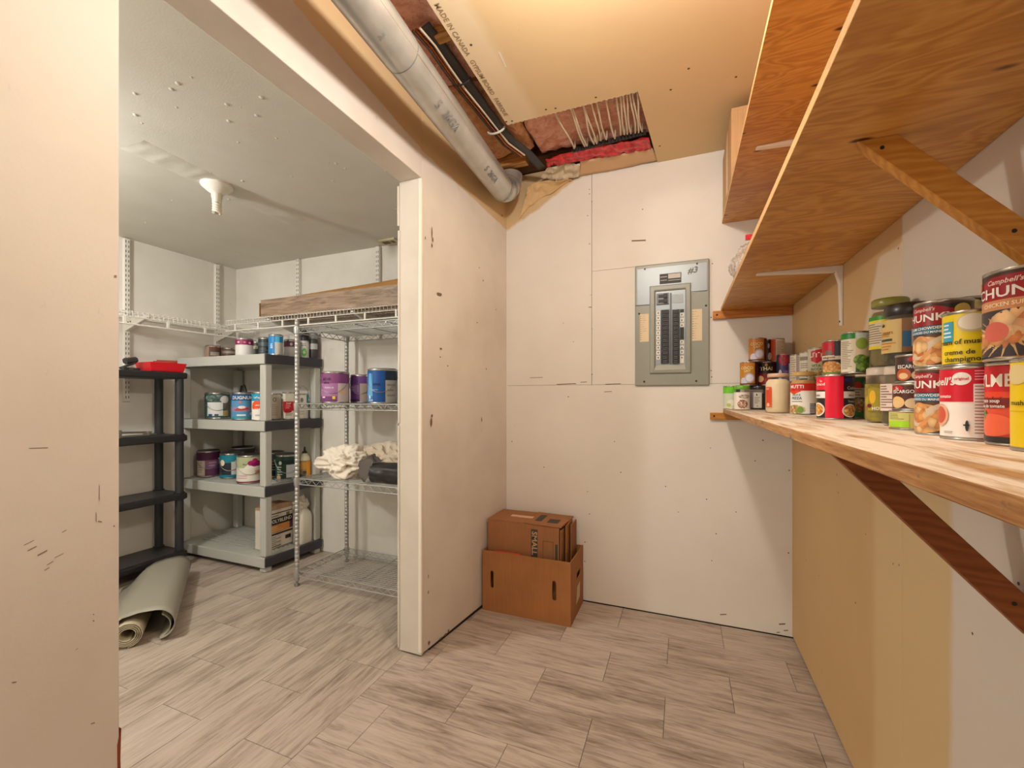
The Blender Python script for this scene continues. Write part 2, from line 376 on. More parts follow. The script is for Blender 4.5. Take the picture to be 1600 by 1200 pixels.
# main ceiling, cut open along the duct and beside the back wall
ce = struct(MB().prism([(-.742, YFRONT), (XR + .1, YFRONT), (XR + .1, YB + .01), (-.12, YB + .01), (-.168, 1.80), (-.742, 1.80)], ZC, ZC + .0127, 'z').build('ceiling', M_CEIL))
MB().box(-1.16, YFRONT, ZC + .03, -.742, 0.55, ZC + .045).build('ceiling_board', M_CEIL, ce)
fray = MB(); random.seed(8)       # torn paper along the cut edges
def fr(a, b, n):
    for i in range(n):
        t0 = i / n; p = Vector(a).lerp(Vector(b), t0); q = Vector(a).lerp(Vector(b), t0 + .7 / n); d = random.uniform(.001, .006); nn = Vector((0, 1, 0)) if abs(a[1] - b[1]) < .2 else Vector((-1, 0, 0))
        fray.add([p, q, (p + q) / 2 + nn * d + Vector((0, 0, -.002))], [(0, 1, 2), (2, 1, 0)])
fr((-.742, 1.80, ZC), (-.168, 1.80, ZC), 26)
stuff(fray.build('torn_paper_edge', flat((226, 208, 176), .8), ce))
cm = MB()
for p in [onz(u, v, ZC) for u, v in ((736,70),(791,190),(800,189),(853,171),(868,169),(931,152),(1005,222),(1031,228),(1076,107),(1048,140),(1150,120))]:
    cm.add([p + Vector((math.cos(a) * .005, math.sin(a) * .005, -.0006)) for a in [k * math.pi / 4 for k in range(8)]], [tuple(range(8))[::-1]])
stuff(cm.build('screw_dimples', flat((92, 74, 54), .8), ce))
tx = MB(); flat_text(tx, 'MADE IN CANADA   GYPSUM BOARD   FABRIQUE', 0.026, (-.722, 1.45, ZC), (0, 1, 0), (1, 0, 0), 0.0006, 0, sx=1.0)
tx.build('printed_text', flat((158, 132, 100), .8), ce)
sm_ = MB()
p = [onz(u, v, ZC - .0006) for u, v in ((777,80),(782,82),(792,105),(789,105))]; sm_.quad(*p[::-1]); sm_.build('filler_smear', flat((236, 222, 198), .7), ce)

# storage room shell
ws = struct(MB().box(XSW - .02, YS, 0.003, -1.0, YS + .12, 2.32).build('wall_store_back', M_STORE))
wsl = struct(MB().box(XSW - .12, -.8, 0.003, XSW, YS + .12, 2.32).build('wall_store_left', M_STORE))
wsf = struct(MB().box(XSW - .1, -.92, 0.003, -1.19, -.8, 2.32).build('wall_store_front', M_STORE))
cs = struct(MB().box(XSW - .1, -.9, ZS, -1.18, YS + .1, ZS + .05).build('ceiling_store', M_STOREC))
d1 = struct(MB().box(-.80, YFRONT, .003, -.75, YFRONT + .03, 2.02).build('fill_light_casing', M_TRIM)); MB().box(.05, YFRONT, .003, .10, YFRONT + .03, 2.02).build('side_casing', M_TRIM, d1); MB().box(-.80, YFRONT, 2.02, .10, YFRONT + .03, 2.08).build('head_casing', M_TRIM, d1)  # added trim framing the fill panel on a closed wall
wf = struct(MB().box(-1.2, YFRONT - .12, 0.003, XR + .12, YFRONT, 2.5).build('wall_front', M_LEFT))
lid = struct(MB().box(-3.6, YFRONT - .1, 2.76, 0.65, 2.7, 2.8).build('ceiling_subfloor', flat((96, 66, 40), .9)))
# ceiling joint: filler ridge and lumps running past the light fixture
rdg = MB(); random.seed(21)
a, b = onz(205, 225, ZS), onz(470, 350, ZS); side = Vector((b.y - a.y, a.x - b.x, 0)).normalized()
N = 60
for i in range(N):
    for k in range(7):
        t0 = i / N; p = a.lerp(b, t0) + side * ((k - 3) * .028); 
        h = 0 if k in (0, 6) else (.003 + .006 * max(0, noise.noise(p * 18)) + .0025 * noise.noise(p * 60))
        rdg.v.append((p.x, p.y, ZS + .0006 - max(h, 0)))
for i in range(N - 1):
    for k in range(6): q = i * 7 + k; rdg.f.append((q, q + 7, q + 8, q + 1)); rdg.m.append(0); rdg.sm.append(True)
stuff(rdg.build('filler_ridge', M_STOREC, cs))
mbp = MB()
for _ in range(46):
    u, v = random.uniform(200, 620), random.uniform(120, 400); p = onz(u, v, ZS)
    if p.y > YS - .05 or p.x > -1.2 or p.x < XSW + .1: continue
    r = random.uniform(.003, .011); mbp.lathe([(r, .0005), (r * .7, -r * .22), (r * .15, -r * .32)], 7, 0, (p.x, p.y, ZS))
stuff(mbp.build('plaster_lumps', M_STOREC, cs))
pb = MB(); p0 = onz(604, 374, ZS)
pb.box(-.07, -.04, -.012, .07, .04, .001, 0); pb.box(-.045, -.022, -.013, .01, .02, -.0115, 1); pb.box(.02, -.02, -.013, .05, .02, -.0115, 1)
tag(pb.build('ceiling_plate', [flat((206, 196, 160), .5), flat((110, 96, 70), .7)], None, (p0.x, 2.36, ZS), (0, 0, 0), bevel=.002), 'small cream ceiling cover plate above the wire shelving corner', 'cover plate')
# ------------------------------------------------------------------ lamps that light the rooms (out of view; the rear one is added fill)
M_PORC = flat((236, 232, 222), 0.3)
def lampholder(loc, drop, label, lit=True):
    o = thing('ceiling_lamp', label, 'lamp', (loc[0], loc[1], loc[2]))
    z = drop
    mb = MB().lathe([(0.07, z), (0.07, z - .012), (0.05, z - .03), (0.026, z - .045), (0.024, z - .075)], 24); mb.build('lampholder', M_PORC, o)
    if z - .075 > 0.09: MB().tube([(0, 0, z - .07), (0, 0, .085)], .004, 6).build('cord', flat((230, 228, 220)), o)
    MB().lathe([(.014, .09), (.016, .07), (.020, .062)], 16).build('bulb_cap', metal('cap_metal', (190, 180, 160)), o)
    return o
lampholder(LAMP_MAIN, ZC - LAMP_MAIN[2], 'lit bulb in a white ceiling lampholder over the pantry floor')
lampholder(FILL_REAR, ZC - FILL_REAR[2], 'added fill bulb in a white ceiling lampholder near the front wall')
lampholder(LAMP_STORE, ZS - LAMP_STORE[2], 'lit bulb hanging from the storage room ceiling on a short cord')

# ------------------------------------------------------------------ unlit spiral bulb fixture on the storage room ceiling
p = onz(339, 289, ZS)
o = thing('ceiling_light', 'white porcelain ceiling lampholder with an unlit spiral bulb', 'light fixture', (p.x, p.y, ZS))
MB().lathe([(.068, .001), (.070, -.006), (.066, -.014), (.052, -.026), (.034, -.040), (.026, -.046)], 32).build('lampholder', M_PORC, o)
MB().lathe([(.024, -.044), (.024, -.062), (.021, -.070), (.021, -.085), (.017, -.090)], 24).build('bulb_base', flat((226, 220, 204), .4), o)
sp = MB()
for ph in (0, math.pi):
    sp.tube([(.015 * math.cos(a * .42 + ph), .015 * math.sin(a * .42 + ph), -.088 - .0016 * a) for a in range(0, 34)], .0062, 8)
sp.build('spiral_tube', flat((232, 226, 210), .25), o)

# ------------------------------------------------------------------ wooden shelves on the right wall
def plywood():
    t = NT('varnished_plywood'); v = t.coord((1.0, 3.2, 3.2), rnd=40.0); n1 = t.noise(v, 3.0, 3, .5, .5)
    w_ = t.math('SINE', t.math('MULTIPLY', n1, 70.0)); fine = t.noise(t.coord((6, 60, 60), rnd=5.0), 3, 4)
    f = t.math('ADD', t.math('MULTIPLY', w_, .10), t.math('ADD', t.math('MULTIPLY', fine, .35), t.math('MULTIPLY', t.noise(v, 1.1, 3), .55)))
    base = t.ramp(f, [(.22, L((172, 114, 52))), (.45, L((200, 141, 68))), (.70, L((220, 168, 92)))])
    vo = t.n('ShaderNodeTexVoronoi'); t.l(t.coord((1, 2.6, 0), rnd=17.0), vo.inputs['Vector']); vo.inputs['Scale'].default_value = 5.0
    base = t.mix(t.ramp(vo.outputs['Distance'], [(0.055, (1,1,1)), (0.10, (0,0,0))]), base, L((84, 40, 16)))
    t.bump(fine, .1, .001); return t.out(base, .38, 0, .4)
M_PLY = plywood()
M_PLYEDGE = wood('plywood_edge', (226, 184, 130), (196, 146, 92), (2, 30, 60), 3, False)
def worn():
    t = NT('worn_painted_board'); v = t.coord((8, 1.1, 1)); n1 = t.noise(v, 5, 6, .66, .5); n2 = t.noise(t.coord((3, 1.2, 1)), 4.5, 4)
    w_ = t.ramp(t.noise(t.coord((10, 2.0, 10)), 5, 6, .62, .8), [(.3, L((150, 104, 62))), (.7, L((204, 164, 116)))])
    pk = t.ramp(t.math('ADD', t.math('MULTIPLY', n1, .6), t.math('MULTIPLY', n2, .4)), [(.38, (0, 0, 0)), (.52, (1, 1, 1))])
    base = t.mix(t.math('MULTIPLY', pk, .92), w_, L((232, 218, 200)))
    sc = t.ramp(t.noise(t.coord((30, 2.5, 1)), 3, 5, .7), [(.68, (0, 0, 0)), (.74, (1, 1, 1))]); base = t.mix(t.math('MULTIPLY', sc, .55), base, L((92, 62, 42)))
    t.bump(n1, .15, .001); return t.out(base, .55)
M_WORN = worn()
def wornedge():
    t = NT('worn_board_edge'); n1 = t.noise(t.coord((10, 3, 60)), 4, 5, .65); n2 = t.noise(t.coord((1, 5, 8)), 3.5, 5, .7)
    base = t.ramp(n1, [(.3, L((148, 96, 52))), (.7, L((206, 158, 104)))])
    base = t.mix(t.ramp(n2, [(.60, (0, 0, 0)), (.66, (1, 1, 1))]), base, L((120, 104, 92)))
    return t.out(base, .6)
M_WORNE = wornedge()
YN = -0.75            # near end of the shelves, behind the camera
def shelf_board(name, label, x0, z0, th, mats, y1=YB - .001):
    mb = MB().box(x0, YN, z0, XR - .001, y1, z0 + th, 0)
    mb.m = [1 if i != 3 and i != 1 else 0 for i in range(6)]
    return mb
mb = MB().box(.190, YN, 1.070, XR - .001, YB - .001, 1.090); mb.m = [2, 0, 1, 1, 1, 1]
tag(mb.build('wall_shelf', [M_WORN, M_WORNE, wood('raw_board_underside', (176, 124, 74), (140, 90, 48), (7, 2, 7), 2.4)], bevel=.0015), 'long worn wooden shelf with flaking white paint, crowded with cans', 'shelf', 'wooden wall shelves')
mb = MB().box(.180, YN, 1.580, XR - .001, YB - .001, 1.598); mb.m = [0, 0, 1, 1, 1, 1]
tag(mb.build('wall_shelf', [M_PLY, M_PLYEDGE], bevel=.0012), 'varnished plywood shelf directly above the cans, propped by a timber strut', 'shelf', 'wooden wall shelves')
mb = MB().box(.185, YN, 2.020, XR - .001, YB - .001, 2.036); mb.m = [0, 0, 1, 1, 1, 1]
tag(mb.build('wall_shelf', [M_PLY, M_PLYEDGE], bevel=.0012), 'topmost varnished plywood shelf carrying a cardboard box near the ceiling', 'shelf', 'wooden wall shelves')
M_PINE = wood('orange_pine', (206, 136, 66), (176, 104, 40), (3, 14, 14), 2.5, False, .5)
M_PINE2 = wood('honey_pine', (204, 144, 62), (178, 112, 38), (3, 14, 14), 2.5, True, .45, .1, .35, 5)
M_PINE3 = wood('brown_stained_pine', (150, 84, 34), (122, 62, 20), (3, 14, 14), 2.5, True, .5, .1, .3, 5)
def cleat(z0, z1, x0, label, mat):
    o = thing('shelf_batten', label, 'batten', (0, 0, 0))
    MB().box(x0, YB - .020, z0, XR - .001, YB, z1).build('batten', mat, o, bevel=.001)
    MB().lathe([(.005, 0), (.004, .001)], 10).build('screw', M_DARK, o, (x0 + .018, YB - .0202, (z0 + z1) / 2), (math.pi / 2, 0, 0))
cleat(1.540, 1.580, .143, 'orange pine batten on the back wall under the plywood shelf', M_PINE)
cleat(1.036, 1.070, .130, 'worn pine batten on the back wall under the lowest shelf', M_PINE2)
def strut(x0, ztop, x1, label, mat, y0=.882, w=.040, th=.022):
    s2 = math.sqrt(2); o = thing('shelf_strut', label, 'strut', (0, 0, 0))
    # diagonal from under the shelf (x0,ztop) down at 47 degrees to the wall, cut flush
    sl_ = 1.075; q = w * math.sqrt(1 + sl_ ** 2) / sl_
    poly = [(x0, ztop), (x0 + q, ztop), (x1, ztop - (x1 - x0 - q) * sl_), (x1, ztop - (x1 - x0) * sl_)]
    MB().prism(poly, y0, y0 + th, 'y').build('timber', mat, o, bevel=.0015)
    for px, pz in ((x0 + q * .62, ztop - .018), (x1 - .02, ztop - (x1 - x0 - .02) * sl_ + .03)): MB().lathe([(.0034, 0), (.003, .0008)], 8).build('screw', M_DARK, o, (px, y0, pz), (math.pi / 2, 0, 0))
strut(.273, 1.580, XR, 'honey coloured timber strut under the plywood shelf above the cans', M_PINE2)
strut(.222, 1.070, XR, 'dark brown timber strut under the lowest wooden shelf', M_PINE3)
M_WHITEM = flat((236, 226, 216), .35)
def shelf_bracket(y, z, arm, leg, label):
    o = thing('shelf_bracket', label, 'bracket', (0, 0, 0))
    t = .0035; x = XR
    MB().prism([(x, z), (x - arm, z), (x - arm - .004, z - .003), (x - arm, z - .006), (x - .03, z - .020), (x, z - .020)], y - .011, y + .011, 'y').build('arm', M_WHITEM, o, bevel=.002)
    MB().prism([(x, z - .012), (x - .022, z - .016), (x - .010, z - .06), (x - .006, z - leg), (x, z - leg - .004)], y - .010, y + .010, 'y').build('leg', M_WHITEM, o, bevel=.002)
    mb = MB().lathe([(.0035, 0), (.003, .001)], 8); mb.build('screw', M_DARK, o, (x - .0075, y, z - leg + .012), (0, -math.pi / 2, 0))
    MB().lathe([(.0035, 0), (.003, .001)], 8).build('screw', M_DARK, o, (x - .02, y, z - .0205), (math.pi, 0, 0))
shelf_bracket(1.70, 1.580, .245, .195, 'white metal shelf bracket under the plywood shelf by the corner')
shelf_bracket(1.70, 2.020, .245, .195, 'white metal shelf bracket under the topmost shelf')
shelf_bracket(1.58, 1.070, .245, .125, 'metal shelf bracket mostly hidden under the lowest shelf')

# ------------------------------------------------------------------ things on the two upper shelves
M_CARD = card('brown_cardboard', (178, 120, 72)); M_CARD2 = card('tan_cardboard', (160, 108, 66)); M_CARDD = card('dark_cardboard', (120, 76, 44)); M_CARD3 = card('pale_cardboard', (200, 158, 112))
o = thing('cardboard_box', 'closed cardboard box on the topmost shelf against the back wall', 'box', (0, 0, 0))
MB().box(.188, 1.98, 2.036, .470, YB - .012, 2.335).build('box_body', M_CARD3, o, bevel=.003)
MB().box(.1868, 2.13, 2.06, .188, 2.18, 2.336).build('tape', flat((206, 176, 130), .3), o)
fl_ = MB().prism([(1.985, 2.335), (2.37, 2.335), (2.37, 2.341), (1.985, 2.348)], .19, .33, 'x'); fl_.build('flap', M_CARD3, o)
def crumple(mb, c, rad, amp, freq, seed, sub=24, m=0, flatten=None, fine=.22):
    rows_ = sub; cols_ = sub * 2; vs_ = []
    for i in range(rows_ + 1):
        th = math.pi * i / rows_
        for j in range(cols_):
            ph = 2 * math.pi * j / cols_; d = Vector((math.sin(th) * math.cos(ph), math.sin(th) * math.sin(ph), math.cos(th)))
            n1 = noise.noise(d * freq + Vector((seed, seed * 2, 0))); n2 = abs(noise.noise(d * freq * 2.7 + Vector((0, seed, 3)))); n3 = noise.noise(d * freq * 6 + Vector((seed, 1, 1)))
            k = 1 + amp * (n1 * .9 - n2 * .9 + n3 * fine)
            p = Vector((c[0] + d.x * rad[0] * k, c[1] + d.y * rad[1] * k, c[2] + d.z * rad[2] * k))
            if flatten is not None and p.z < flatten: p.z = flatten
            vs_.append(p)
    fs = []
    for i in range(rows_):
        for j in range(cols_):
            j2 = (j + 1) % cols_; fs.append((i*cols_+j, (i+1)*cols_+j, (i+1)*cols_+j2, i*cols_+j2))
    mb.add(vs_, fs, m, True)
def plastic():
    t = NT('clear_plastic_film'); t.b.inputs['Alpha'].default_value = .55
    v = t.noise(t.coord(), 45, 4); return t.out(t.ramp(v, [(.35, L((176, 150, 132))), (.6, L((236, 226, 216)))]), .15)
o = thing('plastic_bag', 'clear crumpled plastic bag with a red bread tag on the plywood shelf', 'bag', (0, 0, 0))
mb = MB(); crumple(mb, (.288, 2.06, 1.700), (.092, .12, .112), .26, 1.8, 4.0, 40, 0, 1.599); mb.build('film', plastic(), o)
mb = MB(); crumple(mb, (.31, 2.07, 1.668), (.060, .08, .068), .2, 1.6, 2.0, 20, 0, 1.6); mb.build('contents', flat((206, 176, 150), .8), o)
tagp = MB().box(.238, 1.955, 1.785, .262, 1.965, 1.806); tagp.build('bread_tag', flat((200, 30, 40), .4), o)

# ------------------------------------------------------------------ breaker panel
M_GREY = metal('grey_enamel_cover', (150, 152, 140), .55, .1); M_GREY = flat((148, 149, 136), .38, 0, .5)
M_SILV = flat((146, 152, 154), .4, .35, .5); M_BLK = flat((30, 30, 31), .45); M_PAPER = flat((226, 206, 172), .8); M_SLVR = flat((150, 157, 160), .4, .3, .5)
PX0, PX1, PZ0, PZ1 = -.236, .128, 1.208, 1.851; PW, PH = PX1 - PX0, PZ1 - PZ0
bp = thing('breaker_panel', 'grey metal electrical breaker panel on the white back wall', 'breaker panel', (PX0, YB, PZ0))
def pu(U): return U * PW
def pv(V): return (1 - V) * PH
def pbx(mb, U0, V0, U1, V1, d0, d1, m=0): return mb.box(pu(U0), -d1, pv(V1), pu(U1), -d0, pv(V0), m)
cv = pbx(MB(), 0, 0, 1, 1, 0, .014).build('cover', M_GREY, bp, bevel=.006)
up_ = MB().prism([(pu(.03), pv(.33)), (pu(.30), pv(.33)), (pu(.30), pv(.285)), (pu(.97), pv(.255)), (pu(.97), pv(.03)), (pu(.03), pv(.03))], -.0155, -.014, 'y').build('upper_plate', M_SILV, bp, bevel=.0006, segs=1)
sm2 = MB(); pbx(sm2, .005, .329, .295, .334, .014, .0156); pbx(sm2, .68, .252, .97, .257, .014, .0158); sm2.build('seam', flat((66, 66, 60), .6), bp)
fr_ = MB()          # raised surround with sloping inner faces
def ring(U0, V0, U1, V1, d): return [(pu(U0), -d, pv(V1)), (pu(U1), -d, pv(V1)), (pu(U1), -d, pv(V0)), (pu(U0), -d, pv(V0))]
r0, r1, r2, r3 = ring(.205, .180, .765, .905, .014), ring(.215, .186, .755, .895, .024), ring(.275, .222, .695, .862, .024), ring(.292, .234, .685, .826, .015)
vs_ = r0 + r1 + r2 + r3; fs = []
for a in range(3):
    for k in range(4): fs.append((a*4+k, a*4+(k+1)%4, a*4+4+(k+1)%4, a*4+4+k))
fr_.add(vs_, fs); fr_.build('raised_surround', M_GREY, bp, bevel=.003)
plt = pbx(MB(), .290, .232, .687, .828, .0145, .0165).build('breaker_plate', M_SLVR, bp)
n_rows = 13; V0, V1 = .385, .822; dv = (V1 - V0) / n_rows
br_mesh = {}
def breaker(U0, U1, V, tall=1.0, tog=1):
    k = (U0, tall)
    if k not in br_mesh:
        mb = MB(); w = pu(U1 - U0); h = dv * PH * .92 * tall
        mb.box(0, -.009, 0, w, 0, h, 0)
        for q in range(2): mb.add([(w*.25, -.009, h*(.12+.45*q)), (w*.75, -.009, h*(.12+.45*q)), (w*.72, -.0145, h*(.24+.45*q)), (w*.28, -.0145, h*(.24+.45*q)), (w*.75, -.009, h*(.42+.45*q)), (w*.25, -.009, h*(.42+.45*q))], [(0,1,2,3), (3,2,4,5), (0,3,5), (1,4,2)], 1)
        br_mesh[k] = mb
    br_mesh[k].build('breaker', [flat((40, 40, 42), .45), flat((120, 120, 120), .35)], bp, (pu(U0), -.0165, pv(V) - 0 - dv * PH * .92 * tall))
for i in range(n_rows):
    breaker(.362, .475, V0 + dv * i)
    breaker(.515, .612, V0 + dv * i + .004)
lb = MB(); pr = MB()
for i in range(10):
    pbx(lb, .300, V0 + .005 + i * .0405, .350, V0 + .037 + i * .0405, .0165, .0172); pbx(pr, .318, V0 + .014 + i * .0405, .332, V0 + .028 + i * .0405, .0172, .0174)
for Va, Vb in ((.415,.445),(.46,.49),(.50,.53),(.635,.665),(.68,.70),(.715,.745),(.76,.82)): pbx(lb, .618, Va, .668, Vb, .0165, .0172); pbx(pr, .636, Va + .01, .650, Va + .022, .0172, .0174)
for mbx, nm, mt in ((lb, 'circuit_labels', flat((232, 226, 212), .7)), (pr, 'circuit_numbers', M_BLK)): stuff(mbx.build(nm, mt, bp))
mnb = MB(); pbx(mnb, .300, .250, .470, .338, .0165, .026, 0)
for k in range(2):
    pbx(mnb, .33, .262 + .04*k, .44, .284 + .04*k, .026, .030, 1); pbx(mnb, .40, .256 + .04*k, .45, .290 + .04*k, .030, .036, 1)
mnb.build('main_breaker', [flat((120, 122, 122), .4), M_BLK], bp, bevel=.0008, segs=1)
pbx(MB(), .482, .25, .508, .826, .0165, .019).build('centre_strip', flat((96, 98, 98), .35), bp)
pbx(MB(), .515, .265, .660, .335, .0165, .0185).build('blank_plate', flat((158, 166, 168), .3), bp)
for Va, Vb in ((.39,.41),(.535,.63)): pbx(MB(), .618, Va, .668, Vb, .0165, .024).build('blank_filler', M_BLK, bp)
for U0, U1, Va, Vb in ((.07, .195, .405, .635), (.775, .905, .395, .645)):
    c_ = pbx(MB(), U0, Va, U1, Vb, .014, .0150).build('circuit_directory', M_PAPER, bp)
    ln = MB()
    for k in range(12):
        vv = Va + (k + .8) * (Vb - Va) / 13; pbx(ln, U0 + .006, vv, U0 + .018, vv + .006, .0150, .0152); pbx(ln, U0 + .028, vv + .002, U0 + .03 + .07 * random.random(), vv + .0035, .0150, .0152)
    ln.build('directory_writing', flat((120, 100, 84), .8), c_)
wl_ = pbx(MB(), .345, .09, .635, .172, .0155, .0163).build('warning_label', flat((44, 44, 44), .5), bp)
w2 = MB(); pbx(w2, .460, .095, .625, .132, .0163, .0166); pbx(w2, .355, .112, .445, .117, .0163, .0166); pbx(w2, .355, .14, .445, .144, .0163, .0166); pbx(w2, .46, .145, .625, .149, .0163, .0166); w2.build('label_print', flat((206, 196, 188), .6), wl_)
hw = MB(); flat_text(hw, '#3', .044, (pu(.79), -.0155, pv(.085)), (1, 0, .08), (.18, 0, 1), .0007); hw.build('handwriting', flat((116, 118, 118), .7), bp)
for U, V in ((.14,.035),(.84,.035),(.06,.40),(.955,.372),(.13,.965),(.83,.965)):
    MB().lathe([(.0055, 0), (.0045, .003)], 12).build('screw', M_BLK, bp, (pu(U), -.0135, pv(V)), (math.pi / 2, 0, 0))

# ------------------------------------------------------------------ cardboard boxes on the floor
BX0, BX1, BY0, BY1, BZ = -1.004, -.517, 2.085, 2.372, .322
o = thing('cardboard_box', 'open cardboard box with oval hand holes on the floor', 'box', (BX0, BY0, 0))
W, D, T = BX1 - BX0, BY1 - BY0, .005
def panel_holes(w, h, holes, axis, h0, h1, mat, name, parent):
    """flat panel with rounded slots, built from strips around each slot"""
    mb = MB(); holes = sorted(holes); xs = 0.0
    def P(poly): mb.prism(poly, h0, h1, axis)
    for (cx, cz, hw_, hh_) in holes:
        P([(xs, 0), (cx - hw_, 0), (cx - hw_, h), (xs, h)])
        arc = 8; rr = min(hw_, hh_)
        top = [(cx + hw_ - (hw_ - rr * math.cos(0)) if False else cx + rr * math.cos(math.pi * k / arc) * hw_ / rr, cz + hh_ - rr + rr * math.sin(math.pi * k / arc)) for k in range(arc + 1)] if hh_ >= hw_ else [(cx + hw_, cz), (cx + hw_ - .3 * hh_, cz + hh_), (cx - hw_ + .3 * hh_, cz + hh_), (cx - hw_, cz)]
        for k in range(len(top) - 1):
            a, b = top[k], top[k + 1]
            P([a, (a[0], h), (b[0], h), b])
            a2, b2 = (a[0], 2 * cz - a[1]), (b[0], 2 * cz - b[1])
            P([b2, (b2[0], 0), (a2[0], 0), a2])
        xs = cx + hw_
    P([(xs, 0), (w, 0), (w, h), (xs, h)])
    return mb.build(name, mat, parent)
panel_holes(W, BZ, [(.057, .172, .0095, .046), (W - .085, .168, .0105, .050)], 'y', 0, T, M_CARD, 'front_panel', o)
MB().box(0, D - T, 0, W, D, BZ - .004).build('back_panel', M_CARD, o)
MB().box(0, T, 0, T, D - T, BZ).build('side_panel', M_CARD, o)
sp_ = panel_holes(D - T - .001, BZ - .001, [(D * .60, .20, .045, .018)], 'x', W - T, W, M_CARD, 'side_panel', o); sp_.location = (0, T + .0005, 0)
MB().box(T, T, .001, W - T, D - T, .006).build('bottom_panel', M_CARD, o)
MB().prism([(D*.42, .06), (D*.70, .07), (D*.72, .15), (D*.50, .145)], W, W + .0006, 'x').build('sticker', flat((214, 180, 140), .35), o)
# folded moving box standing inside
o = thing('cardboard_box', 'flattened moving box reading SMALL inside the open box', 'box', (BX0 + .010, BY0 + .046, .0072))
H2 = .475; M_CARD4 = card('moving_box_card', (168, 114, 74))
MB().box(0, .0, 0, .405, .215, H2 - .007).build('box_body', M_CARD4, o, bevel=.002)
MB().prism([(-.002, .0), (.0, .22), (.215, .222), (.212, .0)], H2 - .006, H2 - .002, 'z').build('top_flap', M_CARD4, o)
MB().prism([(.217, -.002), (.221, .222), (.430, .212), (.418, -.006)], H2 - .005, H2 + .001, 'z').build('top_flap', M_CARD4, o)
MB().box(.1, .085, H2 - .0015, .23, .12, H2 + .0012).build('tape', flat((214, 172, 132), .3), o)
for k, (x0, z1, y0, y1) in enumerate(((.410, H2 - .02, .0, .10), (.424, H2 - .010, .06, .20), (.440, H2 - .016, .11, .225))):
    MB().box(x0, y0 * .9, 0, x0 + .006, y1 * .95, z1).build('folded_flap', M_CARD if k % 2 else M_CARD2, o)
pr_ = MB(); pr_.box(.252, -.0008, H2 - .175, .288, 0, H2 - .030, 0)
pr_.box(.255, .05, H2 + .0012, .292, .17, H2 + .0016, 0); pr_.box(.325, .04, H2 + .0012, .385, .11, H2 + .0016, 0); pr_.box(.384, -.0008, H2 - .235, .397, 0, H2 - .095, 0)
for (x0, x1) in ((.318, .322), (.372, .374)): pr_.box(x0, -.0007, H2 - .235, x0 + .0015, 0, H2 - .085, 0)
pr_.box(.318, -.0007, H2 - .0865, .374, 0, H2 - .085, 0)
for k in range(9): pr_.box(.328 + k * .0045, -.0007, H2 - .225, .3295 + k * .0045, 0, H2 - .10 - .02 * (k % 3), 2)
flat_text(pr_, 'SMALL', .040, (.270, -.0008, H2 - .103), (0, 0, -1), (1, 0, 0), .0005, 1, sx=1.08)
pr_.build('printing', [flat((66, 68, 60), .7), flat((196, 150, 108), .7), flat((150, 104, 70), .7)], o)
mb = MB().box(.06, -.0085, .24, .20, -.003, .3225 - .0072 + .002); 
tag(MB().box(BX0 + .075, BY0 + .0055, .22, BX0 + .215, BY0 + .0110, BZ + .004).build('red_folder', flat((206, 62, 40), .5), bevel=.001), 'red folder edge showing at the rim of the open box', 'folder')

# ------------------------------------------------------------------ duct pipe under the ceiling
t_ = NT('galvanised_steel'); _v = t_.noise(t_.coord(kind='World'), 9, 3)
M_GALV = t_.out(t_.ramp(_v, [(.3, L((184, 184, 179))), (.7, L((206, 205, 200)))]), .36, .68, .5)
o = thing('duct_pipe', 'round galvanised metal duct running under the ceiling along the partition', 'duct', (0, 0, 0))
PXX, PR = -.905, .0635
pa, pb_ = Vector((-.668, -2.15, 2.246)), Vector((PXX - .003, 2.115, 2.281))
PZ = 2.285
MB().tube([pa, pb_], PR, 40, 0, False).build('pipe', M_GALV, o)
dirp = (pb_ - pa).normalized()
j = pa + dirp * 3.31
mbx = MB().tube([j, j + dirp * .004], PR + .0016, 40, 0, False); mbx.tube([pa, j], PR + .0012, 40, 0, False); mbx.build('pipe_joint', M_GALV, o)
seam_dir = (Vector((.62, 0, -.16))).normalized()
MB().tube([pa + seam_dir * PR * 1.0, pb_ + seam_dir * PR * 1.0], .0022, 6).build('lock_seam', M_GALV, o)
e0 = pb_; ctr = e0 + Vector((.075, 0, .0)); el = []
for k in range(11):                       # elbow turning up and away into the ceiling
    a = math.pi / 2 * k / 10
    el.append(e0 + Vector((0.015 * math.sin(a), .085 * math.sin(a) + .02, .11 * (1 - math.cos(a)))))
MB().tube([e0 - dirp * .002, e0 + dirp * .02] + el[1:], PR + .001, 40, 0, False).build('elbow', M_GALV, o)
rg = MB()
for q in (0, 3, 6): rg.tube([el[q] - (el[q+1]-el[q]).normalized() * .003, el[q] + (el[q+1]-el[q]).normalized() * .003], PR + .0035, 40, 0, False)
rg.build('elbow_crimp', M_GALV, o)
for q in (0, 3, 6): MB().tube([el[q] + (el[q+1]-el[q]).normalized() * .0032, el[q] + (el[q+1]-el[q]).normalized() * .0075], PR + .0030, 40, 0, False).build('crimp_shade_ring', flat((110, 110, 106), .6), o)  # darker bands paint the shadow line beside each elbow crimp
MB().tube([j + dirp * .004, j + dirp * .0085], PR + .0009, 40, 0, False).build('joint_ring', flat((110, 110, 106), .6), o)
def on_pipe(txt, t0, size, ang):
    hw = MB()
    base = pa.lerp(pb_, t0); ex = dirp; side_ = Vector((1, 0, 0)); 
    rad = (Vector((math.cos(ang), 0, math.sin(ang)))).normalized(); ey = ex.cross(rad) * -1
    vs_, fs_ = text_polys(txt, size); out = []
    for x, y in vs_:
        a2 = ang + y / PR; rr = PR + .0022; out.append(base + ex * x + Vector((math.cos(a2) * rr, 0, math.sin(a2) * rr)))
    hw.add(out, fs_, 0); hw.build('handwriting', flat((140, 140, 136), .6), o)
